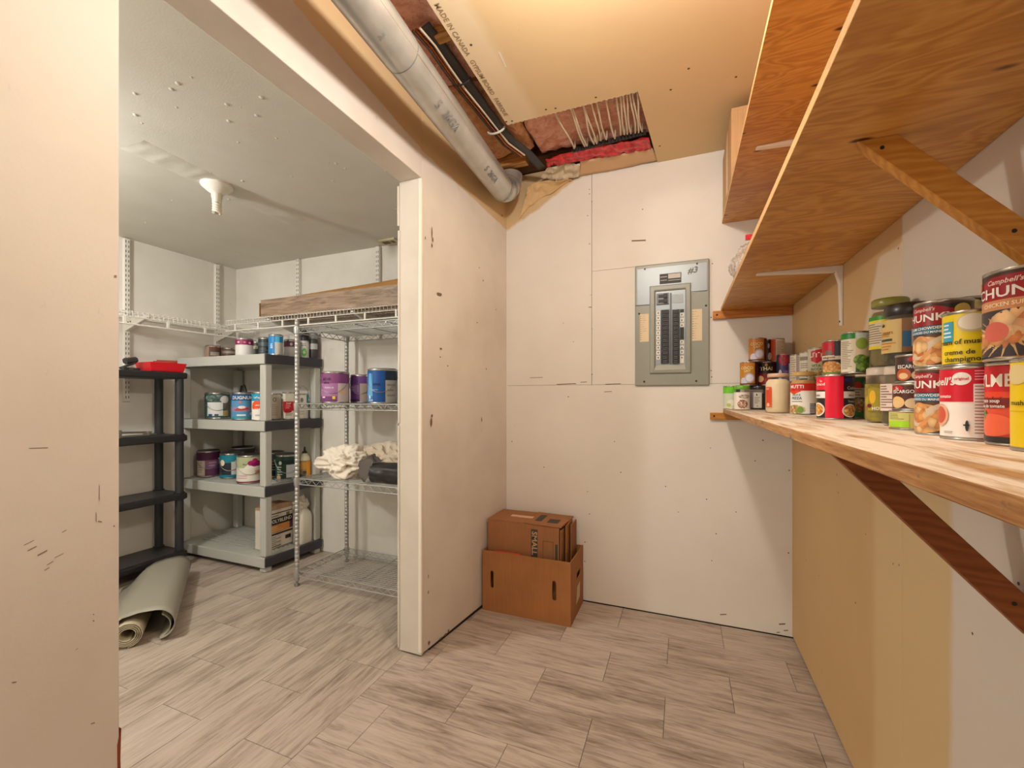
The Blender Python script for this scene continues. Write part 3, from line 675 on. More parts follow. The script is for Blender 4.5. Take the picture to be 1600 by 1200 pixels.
on_pipe('5', .822, .046, -1.0); on_pipe('26GA', .846, .046, -1.0); on_pipe('5', .932, .040, -1.0); on_pipe('26GA', .951, .040, -1.0); on_pipe('2', .745, .035, -1.2)
# ------------------------------------------------------------------ what shows in the opening of the ceiling
def fluff(name, c1, c2):
    t = NT(name); n1 = t.noise(t.coord(kind='World'), 16, 6, .68, 1.2); n2 = t.noise(t.coord((1, 3, 1), kind='World'), 60, 4, .7)
    f = t.math('ADD', t.math('MULTIPLY', n1, .7), t.math('MULTIPLY', n2, .3)); t.bump(f, 1.0, .02)
    return t.out(t.ramp(f, [(.32, L(c2)), (.62, L(c1))]), .9, 0, .1)
M_FLUFF = fluff('pink_glass_wool', (255, 204, 180), (216, 132, 106)); M_FLUFF2 = fluff('orange_glass_wool', (250, 198, 150), (204, 132, 86))
def batt(x0, y0, x1, y1, z, amp, label, mat, seed, top=2.72):
    nx, ny = max(6, int((x1 - x0) / .018)), max(6, int((y1 - y0) / .018)); mb = MB(); vs_ = []
    for i in range(nx + 1):
        for k in range(ny + 1):
            x, y_ = x0 + (x1 - x0) * i / nx, y0 + (y1 - y0) * k / ny; e = min(i, nx - i, k, ny - k)
            h = amp * (noise.noise(Vector((x * 7, y_ * 7, seed))) + .5 * noise.noise(Vector((x * 19, y_ * 19, seed))) + .25 * noise.noise(Vector((x * 45, y_ * 45, seed))))
            vs_.append((x, y_, z - h + (.03 if e == 0 else 0)))
    fs = [(i*(ny+1)+k, i*(ny+1)+k+1, (i+1)*(ny+1)+k+1, (i+1)*(ny+1)+k) for i in range(nx) for k in range(ny)]
    mb.add(vs_, fs, 0, True)
    mb.box(x0 + .004, y0 + .004, z + .03, x1 - .004, y1 - .004, top)
    return tag(mb.build('insulation_batt', mat), label, 'insulation')
batt(-.715, 1.70, -.09, 2.20, 2.456, .030, 'pink glass wool batt behind the white cables in the ceiling opening', M_FLUFF, 1.0)
batt(-1.13, .45, -.722, 1.60, 2.470, .030, 'pink glass wool batt above the duct and the black cable strap', M_FLUFF, 5.0)
batt(-1.02, 1.61, -.722, 2.13, 2.452, .030, 'orange tinged glass wool batt above the duct elbow', M_FLUFF2, 9.0)
M_STUD = wood('rough_stud', (196, 146, 84), (150, 100, 50), (3, 14, 14), 2.5, False)
tag(MB().box(-.82, 1.30, 2.425, -.745, 1.34, 2.47).build('wood_block', M_STUD, bevel=.002), 'short pale wood block between the insulation and the ceiling board', 'wood block')
tag(MB().box(-.98, 2.14, 2.405, -.775, 2.185, 2.56).build('wood_block', M_STUD, bevel=.002), 'rough yellowish wood block above the duct elbow', 'wood block')
tag(MB().box(-1.0, 2.24, 2.475, XR, YB, 2.74).build('wood_joist', wood('dark_joist', (110, 74, 44), (76, 48, 28), (3, 14, 14), 2.5, False)), 'dark wood joist over the back wall in the ceiling opening', 'joist')
# cables crossing the opening
M_CAB = flat((216, 200, 174), .5)
cab = [((990,375),(1080,550)),((1062,360),(1132,540)),((1072,360),(1142,538)),((1120,345),(1178,528)),((1132,342),(1192,525)),((1170,325),(1213,510)),((1188,322),(1240,505)),((1235,308),(1282,500)),((1292,290),(1312,482)),((1308,288),(1330,480)),((1325,284),(1345,478)),((1338,280),(1362,475)),((1362,272),(1385,472)),((1374,268),(1402,470)),((1388,264),(1418,465))]
random.seed(14)
for i, ((xa, ya), (xb, yb)) in enumerate(cab):
    a = onz(560 + xa / 3.2, 60 + ya / 3.2, 2.412); b = onz(560 + xb / 3.2, 60 + yb / 3.2, 2.400)
    a = a + (a - b) * .22; a.z = 2.425; w_ = random.uniform(-.006, .006)
    pts = [a.lerp(b, t / 8) + Vector((w_ * math.sin(t * .8), 0, -.012 * math.sin(math.pi * t / 8))) for t in range(9)] + [b + Vector((0, .012, .012)), b + Vector((0, .018, .05))]
    tag(MB().tube(pts, .0040, 7).build('electrical_cable', M_CAB), 'thin white cable crossing the ceiling opening in front of pink insulation', 'cable', 'white cables in the ceiling opening')
cl = MB(); a = onz(560 + 1075 / 3.2, 60 + 560 / 3.2, 2.40); b = onz(560 + 1430 / 3.2, 60 + 470 / 3.2, 2.40)
for i in range(22):
    p = a.lerp(b, i / 21); q = .006 * (1 if i % 2 else .7); cl.box(p.x - .007, p.y + .004, 2.397, p.x + .007, p.y + .016, 2.412 + q)
tag(cl.build('cable_clamp', flat((34, 28, 26), .6)), 'dark row of clamps where the white cables turn up', 'cable clamp')
# crinkled sheets
def sheet_strip(name, pts_a, pts_b, n, m, amp, freq, seed, mat, label, cat, thick=.0015, parent=None):
    vs_ = []; fs = []
    def lerp_poly(P, t):
        k = min(int(t * (len(P) - 1)), len(P) - 2); return Vector(P[k]).lerp(Vector(P[k + 1]), t * (len(P) - 1) - k)
    for i in range(n + 1):
        A, B = lerp_poly(pts_a, i / n), lerp_poly(pts_b, i / n)
        for k in range(m + 1):
            p = A.lerp(B, k / m); d = amp * (noise.noise(p * freq + Vector((seed, 0, 0))) - .8 * abs(noise.noise(p * freq * 2.3 + Vector((0, seed, 0)))))
            vs_.append(p + Vector((d * .3, d * .4, d)))
    for i in range(n):
        for k in range(m): q = i * (m + 1) + k; fs.append((q, q + 1, q + m + 2, q + m + 1))
    o = MB().add(vs_, fs, 0, True).build(name, mat, parent)
    s_ = o.modifiers.new('thick', 'SOLIDIFY'); s_.thickness = thick
    return tag(o, label, cat) if label else o
t_ = NT('red_sheathing_tape'); M_RED = t_.out(t_.ramp(t_.noise(t_.coord(kind='World'), 40, 3), [(.4, L((176, 6, 20))), (.6, L((232, 14, 40)))]), .2, 0, .6)
Z = 2.405
def zp(x, y, z=Z): return onz(560 + x / 3.2, 60 + y / 3.2, z)
sheet_strip('sheathing_tape', [zp(935, 605), zp(1080, 562), zp(1280, 525), zp(1455, 490)], [zp(945, 642), zp(1100, 610), zp(1290, 582), zp(1468, 548)], 60, 8, .012, 38, 3, M_RED, 'shiny red sheathing tape crinkled along the ceiling opening', 'tape')
M_POLY = flat((214, 196, 168), .45); M_FLAP = paint('torn_board_paper', (216, 178, 138), .3, .4)
sheet_strip('board_flap', [zp(1110, 612), zp(1280, 584), zp(1470, 549)], [zp(1100, 690, 2.395), zp(1290, 655, 2.393), zp(1497, 610, 2.392)], 30, 6, .004, 12, 6, M_FLAP, 'pinkish torn strip between the red tape and the back wall', 'board strip', .004)
sheet_strip('poly_sheet', [zp(945, 645, 2.412), zp(1020, 630, 2.41), zp(1112, 620, 2.408)], [zp(905, 705, 2.39), zp(1000, 715, 2.385), zp(1105, 690, 2.388)], 30, 10, .022, 22, 8, M_POLY, 'bunched grey white plastic sheet at the end of the red tape', 'plastic sheet')
pa2 = [ony(560 + 850 / 3.2, 60 + 730 / 3.2, 2.34), ony(560 + 880 / 3.2, 60 + 712 / 3.2, 2.33), ony(560 + 1000 / 3.2, 60 + 712 / 3.2, 2.32)]
pb2 = [ony(560 + 810 / 3.2, 60 + 890 / 3.2, 2.383), ony(560 + 870 / 3.2, 60 + 830 / 3.2, 2.383), ony(560 + 1080 / 3.2, 60 + 698 / 3.2, 2.383)]
sheet_strip('hanging_sheet', pa2, pb2, 26, 14, .020, 14, 2, paint('beige_torn_sheet', (214, 178, 128), .3, .1), 'beige torn sheet hanging beside the duct elbow on the back wall', 'torn sheet', .002)
# flat black strap, copper line and wires
def zb(x, y, z): return onz(560 + x / 3.2, 60 + y / 3.2, z)
st_pts = [(330, -60), (400, 30), (480, 140), (560, 250), (640, 360), (700, 440), (770, 520), (850, 580), (915, 650)]
zz = [2.425, 2.425, 2.425, 2.42, 2.418, 2.414, 2.41, 2.405, 2.400]
def band(off, w, name, mat, label, cat, dz=0.0):
    A = []; B = []
    for (x, y), z in zip(st_pts, zz): c = zb(x, y, z + dz); A.append(c + Vector((off - w / 2, 0, 0))); B.append(c + Vector((off + w / 2, 0, .012)))
    return sheet_strip(name, A, B, 40, 3, .002, 8, 1, mat, label, cat, .006)
band(.0, .040, 'black_strap', flat((62, 60, 58), .55), 'flat black duct strap running through the ceiling opening beside the duct', 'strap')
def wire(off, r, mat, name, label, dz):
    pts = [zb(x, y, z - dz) + Vector((off + .004 * math.sin(i * 1.7), 0, 0)) for i, ((x, y), z) in enumerate(zip(st_pts[:-1], zz))]
    tag(MB().tube(pts, r, 8).build(name, mat), label, 'cable')
wire(-.034, .006, metal('copper_tube', (190, 112, 66), .35, .1), 'copper_line', 'thin copper line beside the flat black strap', .004)
wire(-.018, .004, M_CAB, 'electrical_cable', 'white cable running lengthwise beside the flat black strap', .010)
wire(-.047, .0045, flat((60, 46, 38), .6), 'electrical_cable', 'dark cable running lengthwise beside the copper line', .008)
tie = zb(700, 455, 2.405)
tp = [tie + Vector((.042 * math.cos(a) - .01, .012 * math.sin(a) - .004, .026 * math.sin(a))) for a in [math.pi * 1.1 + k * math.pi * .95 / 9 for k in range(10)]]
tag(MB().tube(tp, .005, 8).build('cable_tie', flat((206, 200, 190), .4)), 'white cable tie around the strap and wires', 'cable tie')
t2 = zb(515, 205, 2.415)
mb = MB().tube([t2 + Vector((.04 * math.cos(a), 0, .02 * math.sin(a) - .002)) for a in [math.pi + k * math.pi / 8 for k in range(9)]], .004, 6); mb.tube([t2, zb(600, 210, 2.405), zb(665, 250, 2.40)], .0018, 5)
tag(mb.build('cable_tie', flat((40, 32, 28), .6)), 'dark cable tie with a loose tail on the black strap', 'cable tie')
# wall outlet low on the doorside wall
o = thing('wall_outlet', 'white outlet plate low on the wall beside the doorway', 'outlet', (XL, .325, .40))
MB().box(0, -.06, -.055, .007, .03, .055).build('cover_plate', flat((232, 222, 212), .35), o, bevel=.002)
for dz in (-.025, .02):
    f = MB().box(.006, -.034, dz - .012, .0082, .004, dz + .014).build('socket', flat((220, 210, 200), .35), o, bevel=.001)
    MB().box(.0081, -.025, dz - .004, .0085, -.022, dz + .006).box(.0081, -.010, dz - .004, .0085, -.007, dz + .006).build('slot', M_DARK, f)
# ------------------------------------------------------------------ cans and jars on the lowest wooden shelf
M_TIN = metal('tinplate', (206, 204, 198), .28, .12); M_GLASS = clear_glass('jar_glass')
RED, WHITE, YEL, BLACK, CREAM, GREEN, BLUE, ORANGE, GOLD, MAROON, PURPLE, TEAL = (200, 22, 36), (238, 232, 224), (238, 208, 20), (36, 32, 32), (238, 222, 190), (70, 160, 40), (40, 130, 180), (226, 96, 36), (206, 146, 40), (120, 20, 30), (104, 62, 130), (40, 140, 150)
class Label:
    """prints wrapped on a cylinder: degrees from the label's centre and height fraction"""
    def __init__(s, r, z0, h): s.r, s.z0, s.h, s.mb, s.mats, s.k = r, z0, h, MB(), [], 1
    def mi(s, m):
        if not hasattr(m, 'node_tree'): m = flat(m, .38)
        if m not in s.mats: s.mats.append(m)
        return s.mats.index(m)
    def P(s, deg, zf, lift): a = math.radians(deg); rr = s.r + lift; return (rr * math.sin(a), -rr * math.cos(a), s.z0 + zf * s.h)
    def lift(s): s.k += 1; return .00025 + .00007 * s.k
    def rect(s, d0, z0, d1, z1, m, lift=None):
        n = max(2, int(abs(d1 - d0) / 5)); q = lift or s.lift(); vs_ = []
        for i in range(n + 1): d = d0 + (d1 - d0) * i / n; vs_ += [s.P(d, z0, q), s.P(d, z1, q)]
        s.mb.add(vs_, [(2*i, 2*i+2, 2*i+3, 2*i+1) for i in range(n)], s.mi(m), True); return s
    def ell(s, d, z, rd, rz, m, n=22):
        q = s.lift(); R = max(3, int(rd / 5))
        vs_ = [s.P(d, z, q)]
        for j in range(1, R + 1):
            for i in range(n): a = 2 * math.pi * i / n; vs_.append(s.P(d + rd * j / R * math.cos(a), z + rz * j / R * math.sin(a), q))
        fs = [(0, 1 + i, 1 + (i + 1) % n) for i in range(n)]
        for j in range(R - 1):
            for i in range(n): a, b = 1 + j * n + i, 1 + j * n + (i + 1) % n; fs.append((a, a + n, b + n, b))
        s.mb.add(vs_, fs, s.mi(m), True); return s
    def poly(s, pts, m):
        q = s.lift(); ds = [d for d, _ in pts]; d0, d1 = min(ds), max(ds); n = max(3, int((d1 - d0) / 5)); vs_ = []
        for i in range(n + 1):
            d = d0 + (d1 - d0) * min(max(i / n, .001), .999); zs = []
            for k in range(len(pts)):
                (a, za), (b, zb) = pts[k], pts[(k + 1) % len(pts)]
                if (a <= d < b) or (b <= d < a): zs.append(za + (zb - za) * (d - a) / (b - a))
            if not zs: zs = [0.5]
            vs_ += [s.P(d, min(zs), q), s.P(d, max(zs), q)]
        s.mb.add(vs_, [(2*i, 2*i+2, 2*i+3, 2*i+1) for i in range(n)], s.mi(m), True); return s
    def text(s, d, z, size, txt, m, sx=1.0, shear=0.0, turn=False, tilt=0.0):
        """size is a fraction of the label height"""
        q = s.lift() + .0004; sz = size * s.h * 1.35; vs_, fs = text_polys(txt, sz); out = []
        for x, y in vs_:
            x *= sx
            if turn: x, y = -y, x
            x += y * shear; y += x * tilt
            out.append(s.P(d + math.degrees(x / s.r), z + y / s.h, q))
        s.mb.add(out, fs, s.mi(m)); return s
    def lines(s, d0, z0, d1, z1, n, m=(120, 110, 100)):
        random.seed(int(s.r * 1e5) + n); q = s.lift()
        for i in range(n):
            z = z1 - (z1 - z0) * (i + .5) / n; s.rect(d0, z, d0 + (d1 - d0) * random.uniform(.55, 1.0), z + (z1 - z0) / n * .38, m, q)
        return s
    def build(s, parent):
        if s.mb.v: s.mb.build('label_print', s.mats, parent)
def facing(x, y): return math.atan2(x, y) * -1          # turn the label's centre towards the middle of the room
def can(x, y, z, r, h, c, label, face=0, cat='can', prints=None, base=None, group=None, name='food_can'):
    o = thing(name, label, cat, (x, y, z), facing(x, y) + math.radians(face), group)
    e = min(.003, h * .05)
    prof = [(r * .93, .0015), (r, .0), (r + .0012, .0012), (r + .0012, e), (r, e + .001), (r, h - e - .001), (r + .0012, h - e), (r + .0012, h - .0006), (r, h), (r * .95, h - .0005), (r * .93, h - .004), (r * .5, h - .0045)]
    MB().lathe(prof, 40).build('can_body', M_TIN, o)
    lm = flat(c, .38) if not hasattr(c, 'node_tree') else c
    lb = MB().lathe([(r + .0004, e + .0015), (r + .0006, h / 2), (r + .0004, h - e - .0015)], 40, 0, cap0=False, cap1=False).build('label', lm, o)
    if prints:
        k = Label(r + .0006, e + .0015, h - 2 * e - .003); prints(k); k.build(lb)
    return o
def jar(x, y, z, r, h, label, lid, contents, face=0, lab=None, labc=None, prints=None, lid_h=.016, lid_r=.86, neck=.80, fill=.78, cat='jar', name='glass_jar'):
    o = thing(name, label, cat, (x, y, z), facing(x, y) + math.radians(face))
    gh = h - lid_h; sh = gh * .80
    MB().lathe([(r * .85, 0), (r * .97, .003), (r, .008), (r, sh), (r * .97, sh + gh * .06), (r * neck, gh - gh * .07), (r * neck, gh)], 36).build('glass', M_GLASS, o)
    ri = r - .0025
    MB().lathe([(ri * .84, .003), (ri * .97, .006), (ri, .011), (ri, min(sh, gh * fill)), (ri * .96, gh * fill)] if fill <= .82 else [(ri * .84, .003), (ri, .011), (ri, sh), (ri * .95, sh + gh * .05), (ri * neck, gh * fill)], 32).build('contents', contents, o)
    lr = r * lid_r
    MB().lathe([(lr, gh - .002), (lr + .0008, gh - .001), (lr + .0008, h - .003), (lr - .002, h), (lr * .8, h - .0008)], 36).build('lid', flat(lid, .3, .0, .6), o)
    if lab:
        z0, z1, d0, d1 = lab; n = 24; vs_ = []
        for i in range(n + 1):
            a = math.radians(d0 + (d1 - d0) * i / n); rr = r + .0005; vs_ += [(rr * math.sin(a), -rr * math.cos(a), z0 * h), (rr * math.sin(a), -rr * math.cos(a), z1 * h)]
        lb = MB().add(vs_, [(2*i, 2*i+2, 2*i+3, 2*i+1) for i in range(n)], 0, True).build('label', flat(labc, .5), o)
        if prints:
            k = Label(r + .0006, z0 * h, (z1 - z0) * h); prints(k); k.build(lb)
    return o
ZT = 1.0900
def at(u, d): v = _dir(u, CY_PX); return (v.x * d, v.y * d)
SOUP = food([(196, 120, 60), (232, 196, 140), (222, 170, 100), (206, 100, 50)], 95)
PASTA = food([(200, 80, 40), (236, 190, 90), (214, 130, 60), (240, 214, 150)], 150)
VEG = food([(206, 60, 40), (232, 214, 170), (110, 140, 50), (224, 160, 90)], 170)
BEAN = food([(60, 110, 40), (120, 160, 60), (160, 190, 90), (40, 84, 36)], 130)
NUT = food([(150, 70, 40), (206, 140, 90), (240, 226, 206), (120, 50, 30)], 200)
PICK = food([(96, 92, 30), (130, 120, 44), (74, 70, 24), (150, 138, 60)], 45)
PEPPER = food([(170, 150, 30), (140, 120, 20), (196, 170, 40), (110, 100, 24)], 55)
CAPER = food([(60, 58, 30), (90, 84, 50), (40, 40, 24)], 110)

# far end, bottom row
x, y = .221, 2.306
can(x, y, ZT, .036, .112, (206, 214, 190), 'pale green tin with a lime band at the far end of the shelf', 10, prints=lambda k: k.rect(-100, .70, 100, 1, (110, 200, 40)).rect(20, .72, 60, .97, (30, 70, 120)).ell(-14, .26, 24, .15, (236, 232, 214)).ell(-30, .16, 16, .08, (190, 200, 90)).ell(24, .55, 16, .2, (180, 190, 170)).rect(-100, 0, 100, .05, (226, 222, 196)))
x, y = .2525, 2.20
jar(x, y, ZT, .032, .112, 'small jar with a green lid and a label showing nuts', (112, 176, 40), flat((190, 150, 110), .6), 0, (.03, .72, -170, 170), (240, 230, 218), lambda k: k.ell(6, .30, 38, .26, NUT).ell(20, .75, 42, .12, food([(240, 230, 220), (150, 90, 60)], 260)).text(0, .52, .10, 'nuts', (80, 50, 30)), lid_r=.98, neck=.92)
x, y = .328, 2.273
jar(x, y, ZT, .036, .112, 'dark jar with a black lid and plain white label', (46, 44, 46), flat((40, 26, 22), .3), 0, (.08, .72, -70, 24), (226, 222, 208), lambda k: k.rect(-70, .0, -30, 1, (150, 140, 150)).ell(-8, .84, 4, .07, (40, 40, 40)).lines(-22, .25, 16, .7, 4, (150, 140, 120)).ell(-4, .12, 4, .03, (120, 110, 80)), lid_r=.95, neck=.9)
can(.3875, 2.318, ZT, .032, .112, (96, 24, 26), 'dark red tin standing behind the mayonnaise jar', 0)
# far end, middle row
coco = lambda k: k.rect(-95, .80, 95, 1, (196, 120, 40)).ell(-20, .16, 26, .17, (206, 200, 214)).ell(18, .30, 30, .22, (188, 180, 204)).ell(18, .30, 22, .16, (226, 220, 232)).text(0, .76, .13, 'COCO', (236, 214, 150)).text(4, .62, .10, 'LAIT', (236, 214, 150)).rect(-95, 0, 95, .06, (110, 60, 30)).rect(52, .0, 95, 1, (70, 20, 24))
can(.290, 2.269, ZT + .112, .037, .110, (196, 132, 36), 'golden coconut milk tin in the middle layer of the far stack', -14, prints=coco)
can(.3655, 2.300, ZT + .112, .0395, .110, (124, 18, 28), 'dark red tin lettered THAI in the far stack', -6, prints=lambda k: k.rect(-40, .52, 46, .97, BLACK).text(6, .72, .17, 'THAI', (232, 214, 160)).ell(6, .90, 8, .07, (200, 140, 50)).ell(-28, .26, 20, .15, (228, 180, 130)).ell(20, .2, 24, .14, (170, 50, 40)).rect(60, 0, 110, 1, (40, 60, 66)).rect(-60, 0, -52, 1, (220, 80, 50)))
can(.431, 2.250, ZT + .112, .032, .140, (66, 54, 110), 'tall purple flowered tin beside the corner of the room', 0, prints=lambda k: k.ell(-10, .84, 40, .2, food([(190, 30, 50), (120, 30, 60), (220, 70, 60)], 200)).ell(-34, .3, 16, .2, (210, 210, 210)).ell(0, .3, 26, .2, food([(110, 70, 150), (160, 120, 190), (70, 40, 110)], 180)).rect(26, .0, 44, .7, (200, 214, 226)).rect(-90, 0, -50, 1, (30, 60, 66)))
can(.434, 2.252, ZT, .030, .112, (90, 84, 80), 'grey tin hidden under the tall purple flowered tin', 0)
# far end, top row
can(.324, 2.262, ZT + .222, .036, .108, (190, 120, 34), 'golden coconut milk tin on top of the far stack', -6, prints=coco)
can(.404, 2.316, ZT + .222, .0375, .108, (226, 84, 34), 'dark and orange tin with a white side panel on top of the far stack', 0, prints=lambda k: k.rect(-90, 0, -26, 1, (44, 22, 22)).ell(-34, .22, 14, .18, (206, 202, 190)).ell(-42, .72, 8, .12, (210, 200, 200)).rect(4, 0, 90, 1, (222, 210, 192)).lines(10, .08, 60, .92, 11, (170, 150, 130)))
# tins along the wall behind the tall jars
for (px, py) in ((.446, 2.06), (.4505, 1.925)): can(px, py, ZT, .033, .120, (200, 196, 190), 'plain tin hidden behind the glass jars along the wall', 0, group='hidden tins along the wall')
can(.4480, 1.800, ZT, .033, .120, (190, 60, 40), 'red tin hidden behind the pizza sauce jar', 0)
can(.446, 2.06, ZT + .120, .033, .112, (226, 214, 196), 'tin with a cream ingredients panel against the wall', 0, prints=lambda k: k.lines(-70, .06, -20, .94, 10, (176, 160, 140)).lines(-10, .06, 45, .94, 12, (170, 154, 136)).rect(-18, 0, -12, 1, (150, 140, 150)))
can(.4505, 1.925, ZT + .120, .033, .110, (232, 224, 210), 'cream tin with a teal ribbon against the wall', 0, prints=lambda k: k.rect(-70, .72, 80, .86, (150, 138, 124)).ell(10, .80, 26, .12, (110, 100, 92)).poly([(-20, .10), (60, .06), (60, .32), (40, .26), (10, .24), (-20, .36)], (30, 132, 152)).lines(-60, .4, 30, .62, 3, (150, 140, 120)).rect(-90, 0, 90, .05, (60, 90, 90)))
can(.4480, 1.800, ZT + .120, .033, .112, (206, 200, 168), 'tomato tin with a red crest above the pizza sauce jar', -4, prints=lambda k: k.poly([(-38, .92), (26, 1.0), (26, .62), (-6, .50), (-38, .60)], RED).text(-6, .78, .17, 'UTTI', WHITE).text(-10, .42, .09, 'VITA', (60, 110, 50)).text(-10, .30, .08, 'RICCA', (60, 110, 50)).ell(10, .10, 60, .14, VEG))
# glass jars
jar(.328, 1.832, ZT, .0410, .146, 'tall jar of cream coloured mayonnaise with an orange label', (206, 170, 140), flat((238, 216, 176), .35), -4, (.15, .66, -60, -24), (226, 84, 36), lambda k: k.text(-46, .90, .09, 'CO', WHITE).rect(-58, .15, -28, .85, (214, 70, 30)).ell(-42, .12, 8, .09, (244, 190, 160)), lid_r=.80, neck=.76, fill=.93, lid_h=.012)
jar(.387, 1.737, ZT, .0375, .146, 'pizza sauce jar with a red and white label', (206, 166, 96), flat((206, 150, 84), .4), -6, (.02, .72, -175, 175), (236, 232, 222), lambda k: k.rect(-90, .76, 90, 1, (206, 34, 30)).poly([(-70, .76), (-4, .76), (-4, .74), (-36, .64), (-70, .72)], (222, 70, 30)).text(-26, .89, .115, 'MUTTI', WHITE).rect(6, .80, 8, .98, (150, 20, 20)).text(-26, .62, .065, 'SAUCE', (70, 110, 130)).text(-24, .51, .085, 'PIZZA', (60, 100, 120)).lines(-50, .36, 10, .42, 1).ell(-30, .14, 46, .15, VEG).ell(-6, .13, 14, .11, (110, 150, 60)).rect(34, .0, 74, .34, (90, 96, 110)).lines(34, .0, 74, .32, 6, (210, 206, 200)), lid_r=.84, neck=.82, fill=.88, lid_h=.012)
can(.381, 1.385, ZT, .0405, .1175, (40, 38, 38), 'wide red and black pasta tin in the middle of the front row', 0, prints=lambda k: k.rect(-90, .68, 20, 1, (226, 20, 48)).rect(-31, 0, 25, 1, (226, 20, 52)).rect(-90, .48, -31, .64, (236, 230, 222)).rect(25, .48, 90, .64, (232, 226, 216)).rect(25, .68, 90, 1, (56, 26, 32)).ell(42, .92, 16, .05, (40, 50, 140)).ell(48, .18, 28, .16, WHITE).ell(48, .18, 24, .135, PASTA).ell(-62, .20, 30, .17, WHITE).ell(-62, .20, 26, .14, PASTA).text(-46, .90, .07, 'le', (240, 200, 200)).text(-50, .82, .075, 'Grand', (250, 220, 220)).text(58, .72, .075, 'Cuisine', (210, 200, 190)).text(54, .40, .05, 'Tomate', (200, 196, 190)).text(-62, .55, .06, 'pates', (90, 80, 80)).text(54, .55, .06, 'sauce', (120, 110, 100)))
can(.440, 1.472, ZT, .033, .1165, (52, 84, 50), 'dark green vegetable tin behind the red pasta tin', 10, prints=lambda k: k.rect(-90, .82, 90, 1, (40, 110, 60)).ell(20, .80, 16, .10, (200, 40, 50)).rect(0, .5, 60, .74, (206, 200, 180)).lines(4, .52, 40, .72, 3).ell(24, .3, 40, .18, VEG).rect(-90, 0, 90, .12, (70, 150, 80)))
jar(.437, 1.240, ZT, .0390, .128, 'jar of yellow hot peppers with a white lid', (226, 214, 200), PEPPER, -30, (.22, .62, -20, 60), (166, 150, 30), lambda k: k.ell(-4, .62, 10, .30, (232, 180, 30)).text(10, .1, .14, 'HOT', WHITE).ell(-14, .22, 8, .09, (120, 20, 60)), lid_r=.86, neck=.84, fill=.80)
jar(.430, 1.120, ZT, .0415, .124, 'jar of green pickles with a white label panel and white lid', (228, 214, 200), PICK, -20, (.25, .70, -58, 70), (232, 208, 196), lambda k: k.lines(-50, .06, -8, .94, 9, (130, 112, 104)).rect(-2, 0, 0, 1, (150, 130, 130)).rect(0, 0, 70, .16, (170, 80, 130)).text(14, .6, .16, 'NUTRITION', (90, 70, 70), turn=True, sx=.6).text(30, .6, .10, 'valeur', (90, 70, 70), turn=True), lid_r=.85, neck=.82, fill=.80)
# second layer, middle
can(.394, 1.417, ZT + .1175, .0325, .096, (44, 40, 42), 'red topped pasta sauce tin on the wide red and black tin', -16, prints=lambda k: k.rect(-90, .60, 6, 1, (196, 20, 36)).ell(-20, .66, 20, .08, (120, 100, 96)).rect(-90, .44, 30, .58, (222, 208, 190)).rect(6, .55, 44, 1, (58, 60, 70)).ell(-10, .18, 46, .22, PASTA).text(-20, .51, .07, 'bolognese', (110, 70, 60)).rect(-90, 0, 90, .06, (110, 130, 60)))
can(.4076, 1.318, ZT + .1175, .0315, .104, (232, 222, 200), 'green bean tin with a green top band', 0, prints=lambda k: k.rect(-100, .86, -6, 1, (40, 140, 50)).lines(-66, .06, -12, .80, 16, (150, 140, 120)).rect(-4, 0, 46, 1, (228, 206, 180)).rect(-4, .86, 46, 1, (206, 222, 214)).ell(18, .72, 22, .15, (150, 180, 70)).rect(-4, .0, 46, .40, BEAN).ell(14, .30, 26, .14, BEAN).rect(48, .7, 90, 1, (150, 190, 80)).lines(52, .06, 80, .66, 12, (150, 140, 120)))
jar(.443, 1.232, ZT + .128, .0365, .156, 'jar with an olive green lid and a white, green and yellow label', (140, 136, 52), flat((130, 116, 70), .4), -20, (.26, .74, -100, 100), (232, 216, 190), lambda k: k.rect(-100, .88, 100, 1.0, (60, 150, 40)).rect(-100, .80, 100, .88, (240, 220, 60)).rect(-100, .0, 100, .10, (236, 210, 30)).rect(-72, .1, -68, .88, (236, 210, 30)).lines(-66, .14, 10, .78, 9, (140, 124, 100)), lid_r=.90, neck=.88, fill=.90)
jar(.4265, 1.107, ZT + .124, .0400, .124, 'jar of dark capers with a black lid and pale yellow label', (44, 40, 36), CAPER, -14, (.20, .74, -74, 66), (226, 196, 128), lambda k: k.poly([(-58, .84), (-50, .93), (-42, .84), (-50, .78)], (60, 60, 40)).text(-36, .62, .11, 'capers', (180, 120, 40)).lines(-60, .48, -20, .58, 2, (190, 130, 50)).rect(-60, .36, -20, .43, (60, 80, 80)).lines(-60, .06, -10, .32, 3, (200, 130, 40)).rect(2, 0, 66, 1, (150, 110, 80)).rect(4, .16, 22, .62, (60, 110, 150)).rect(22, .16, 66, .66, (220, 208, 200)).text(40, .4, .14, 'INGR', (120, 110, 110), turn=True), lid_r=.90, neck=.88, fill=.82, lid_h=.022)
# snail tins and low tin
X0, Y0 = .397, 1.006
can(X0, Y0, ZT, .0345, .035, (216, 190, 110), 'low flat yellow and green tin on the shelf', -10, prints=lambda k: k.rect(-60, .06, 0, .45, (166, 220, 40)).rect(-60, .45, 0, .94, (206, 196, 120)).lines(-56, .5, -10, .9, 4, (110, 130, 60)).lines(10, .2, 50, .9, 5, (190, 160, 90)))
esc = lambda k, s: k.text(-2, .58 if s else .72, .15, 'ESCARGOTS', WHITE, sx=.95).ell(-24 if s == 0 else 6, .88, 18, .12, (190, 30, 30)).text(-24 if s == 0 else 6, .87, .12, 'Sc', WHITE).ell(-24, .26, 22, .26, (190, 90, 40) if s else (226, 186, 120)).ell(18, .22, 20, .22, (220, 190, 150)).ell(-24, .2, 14, .13, (226, 190, 140))
can(X0 + .003, Y0 - .002, ZT + .035, .0330, .050, (84, 42, 34), 'brown escargot tin resting on the low yellow tin', -26, prints=lambda k: esc(k, 0))
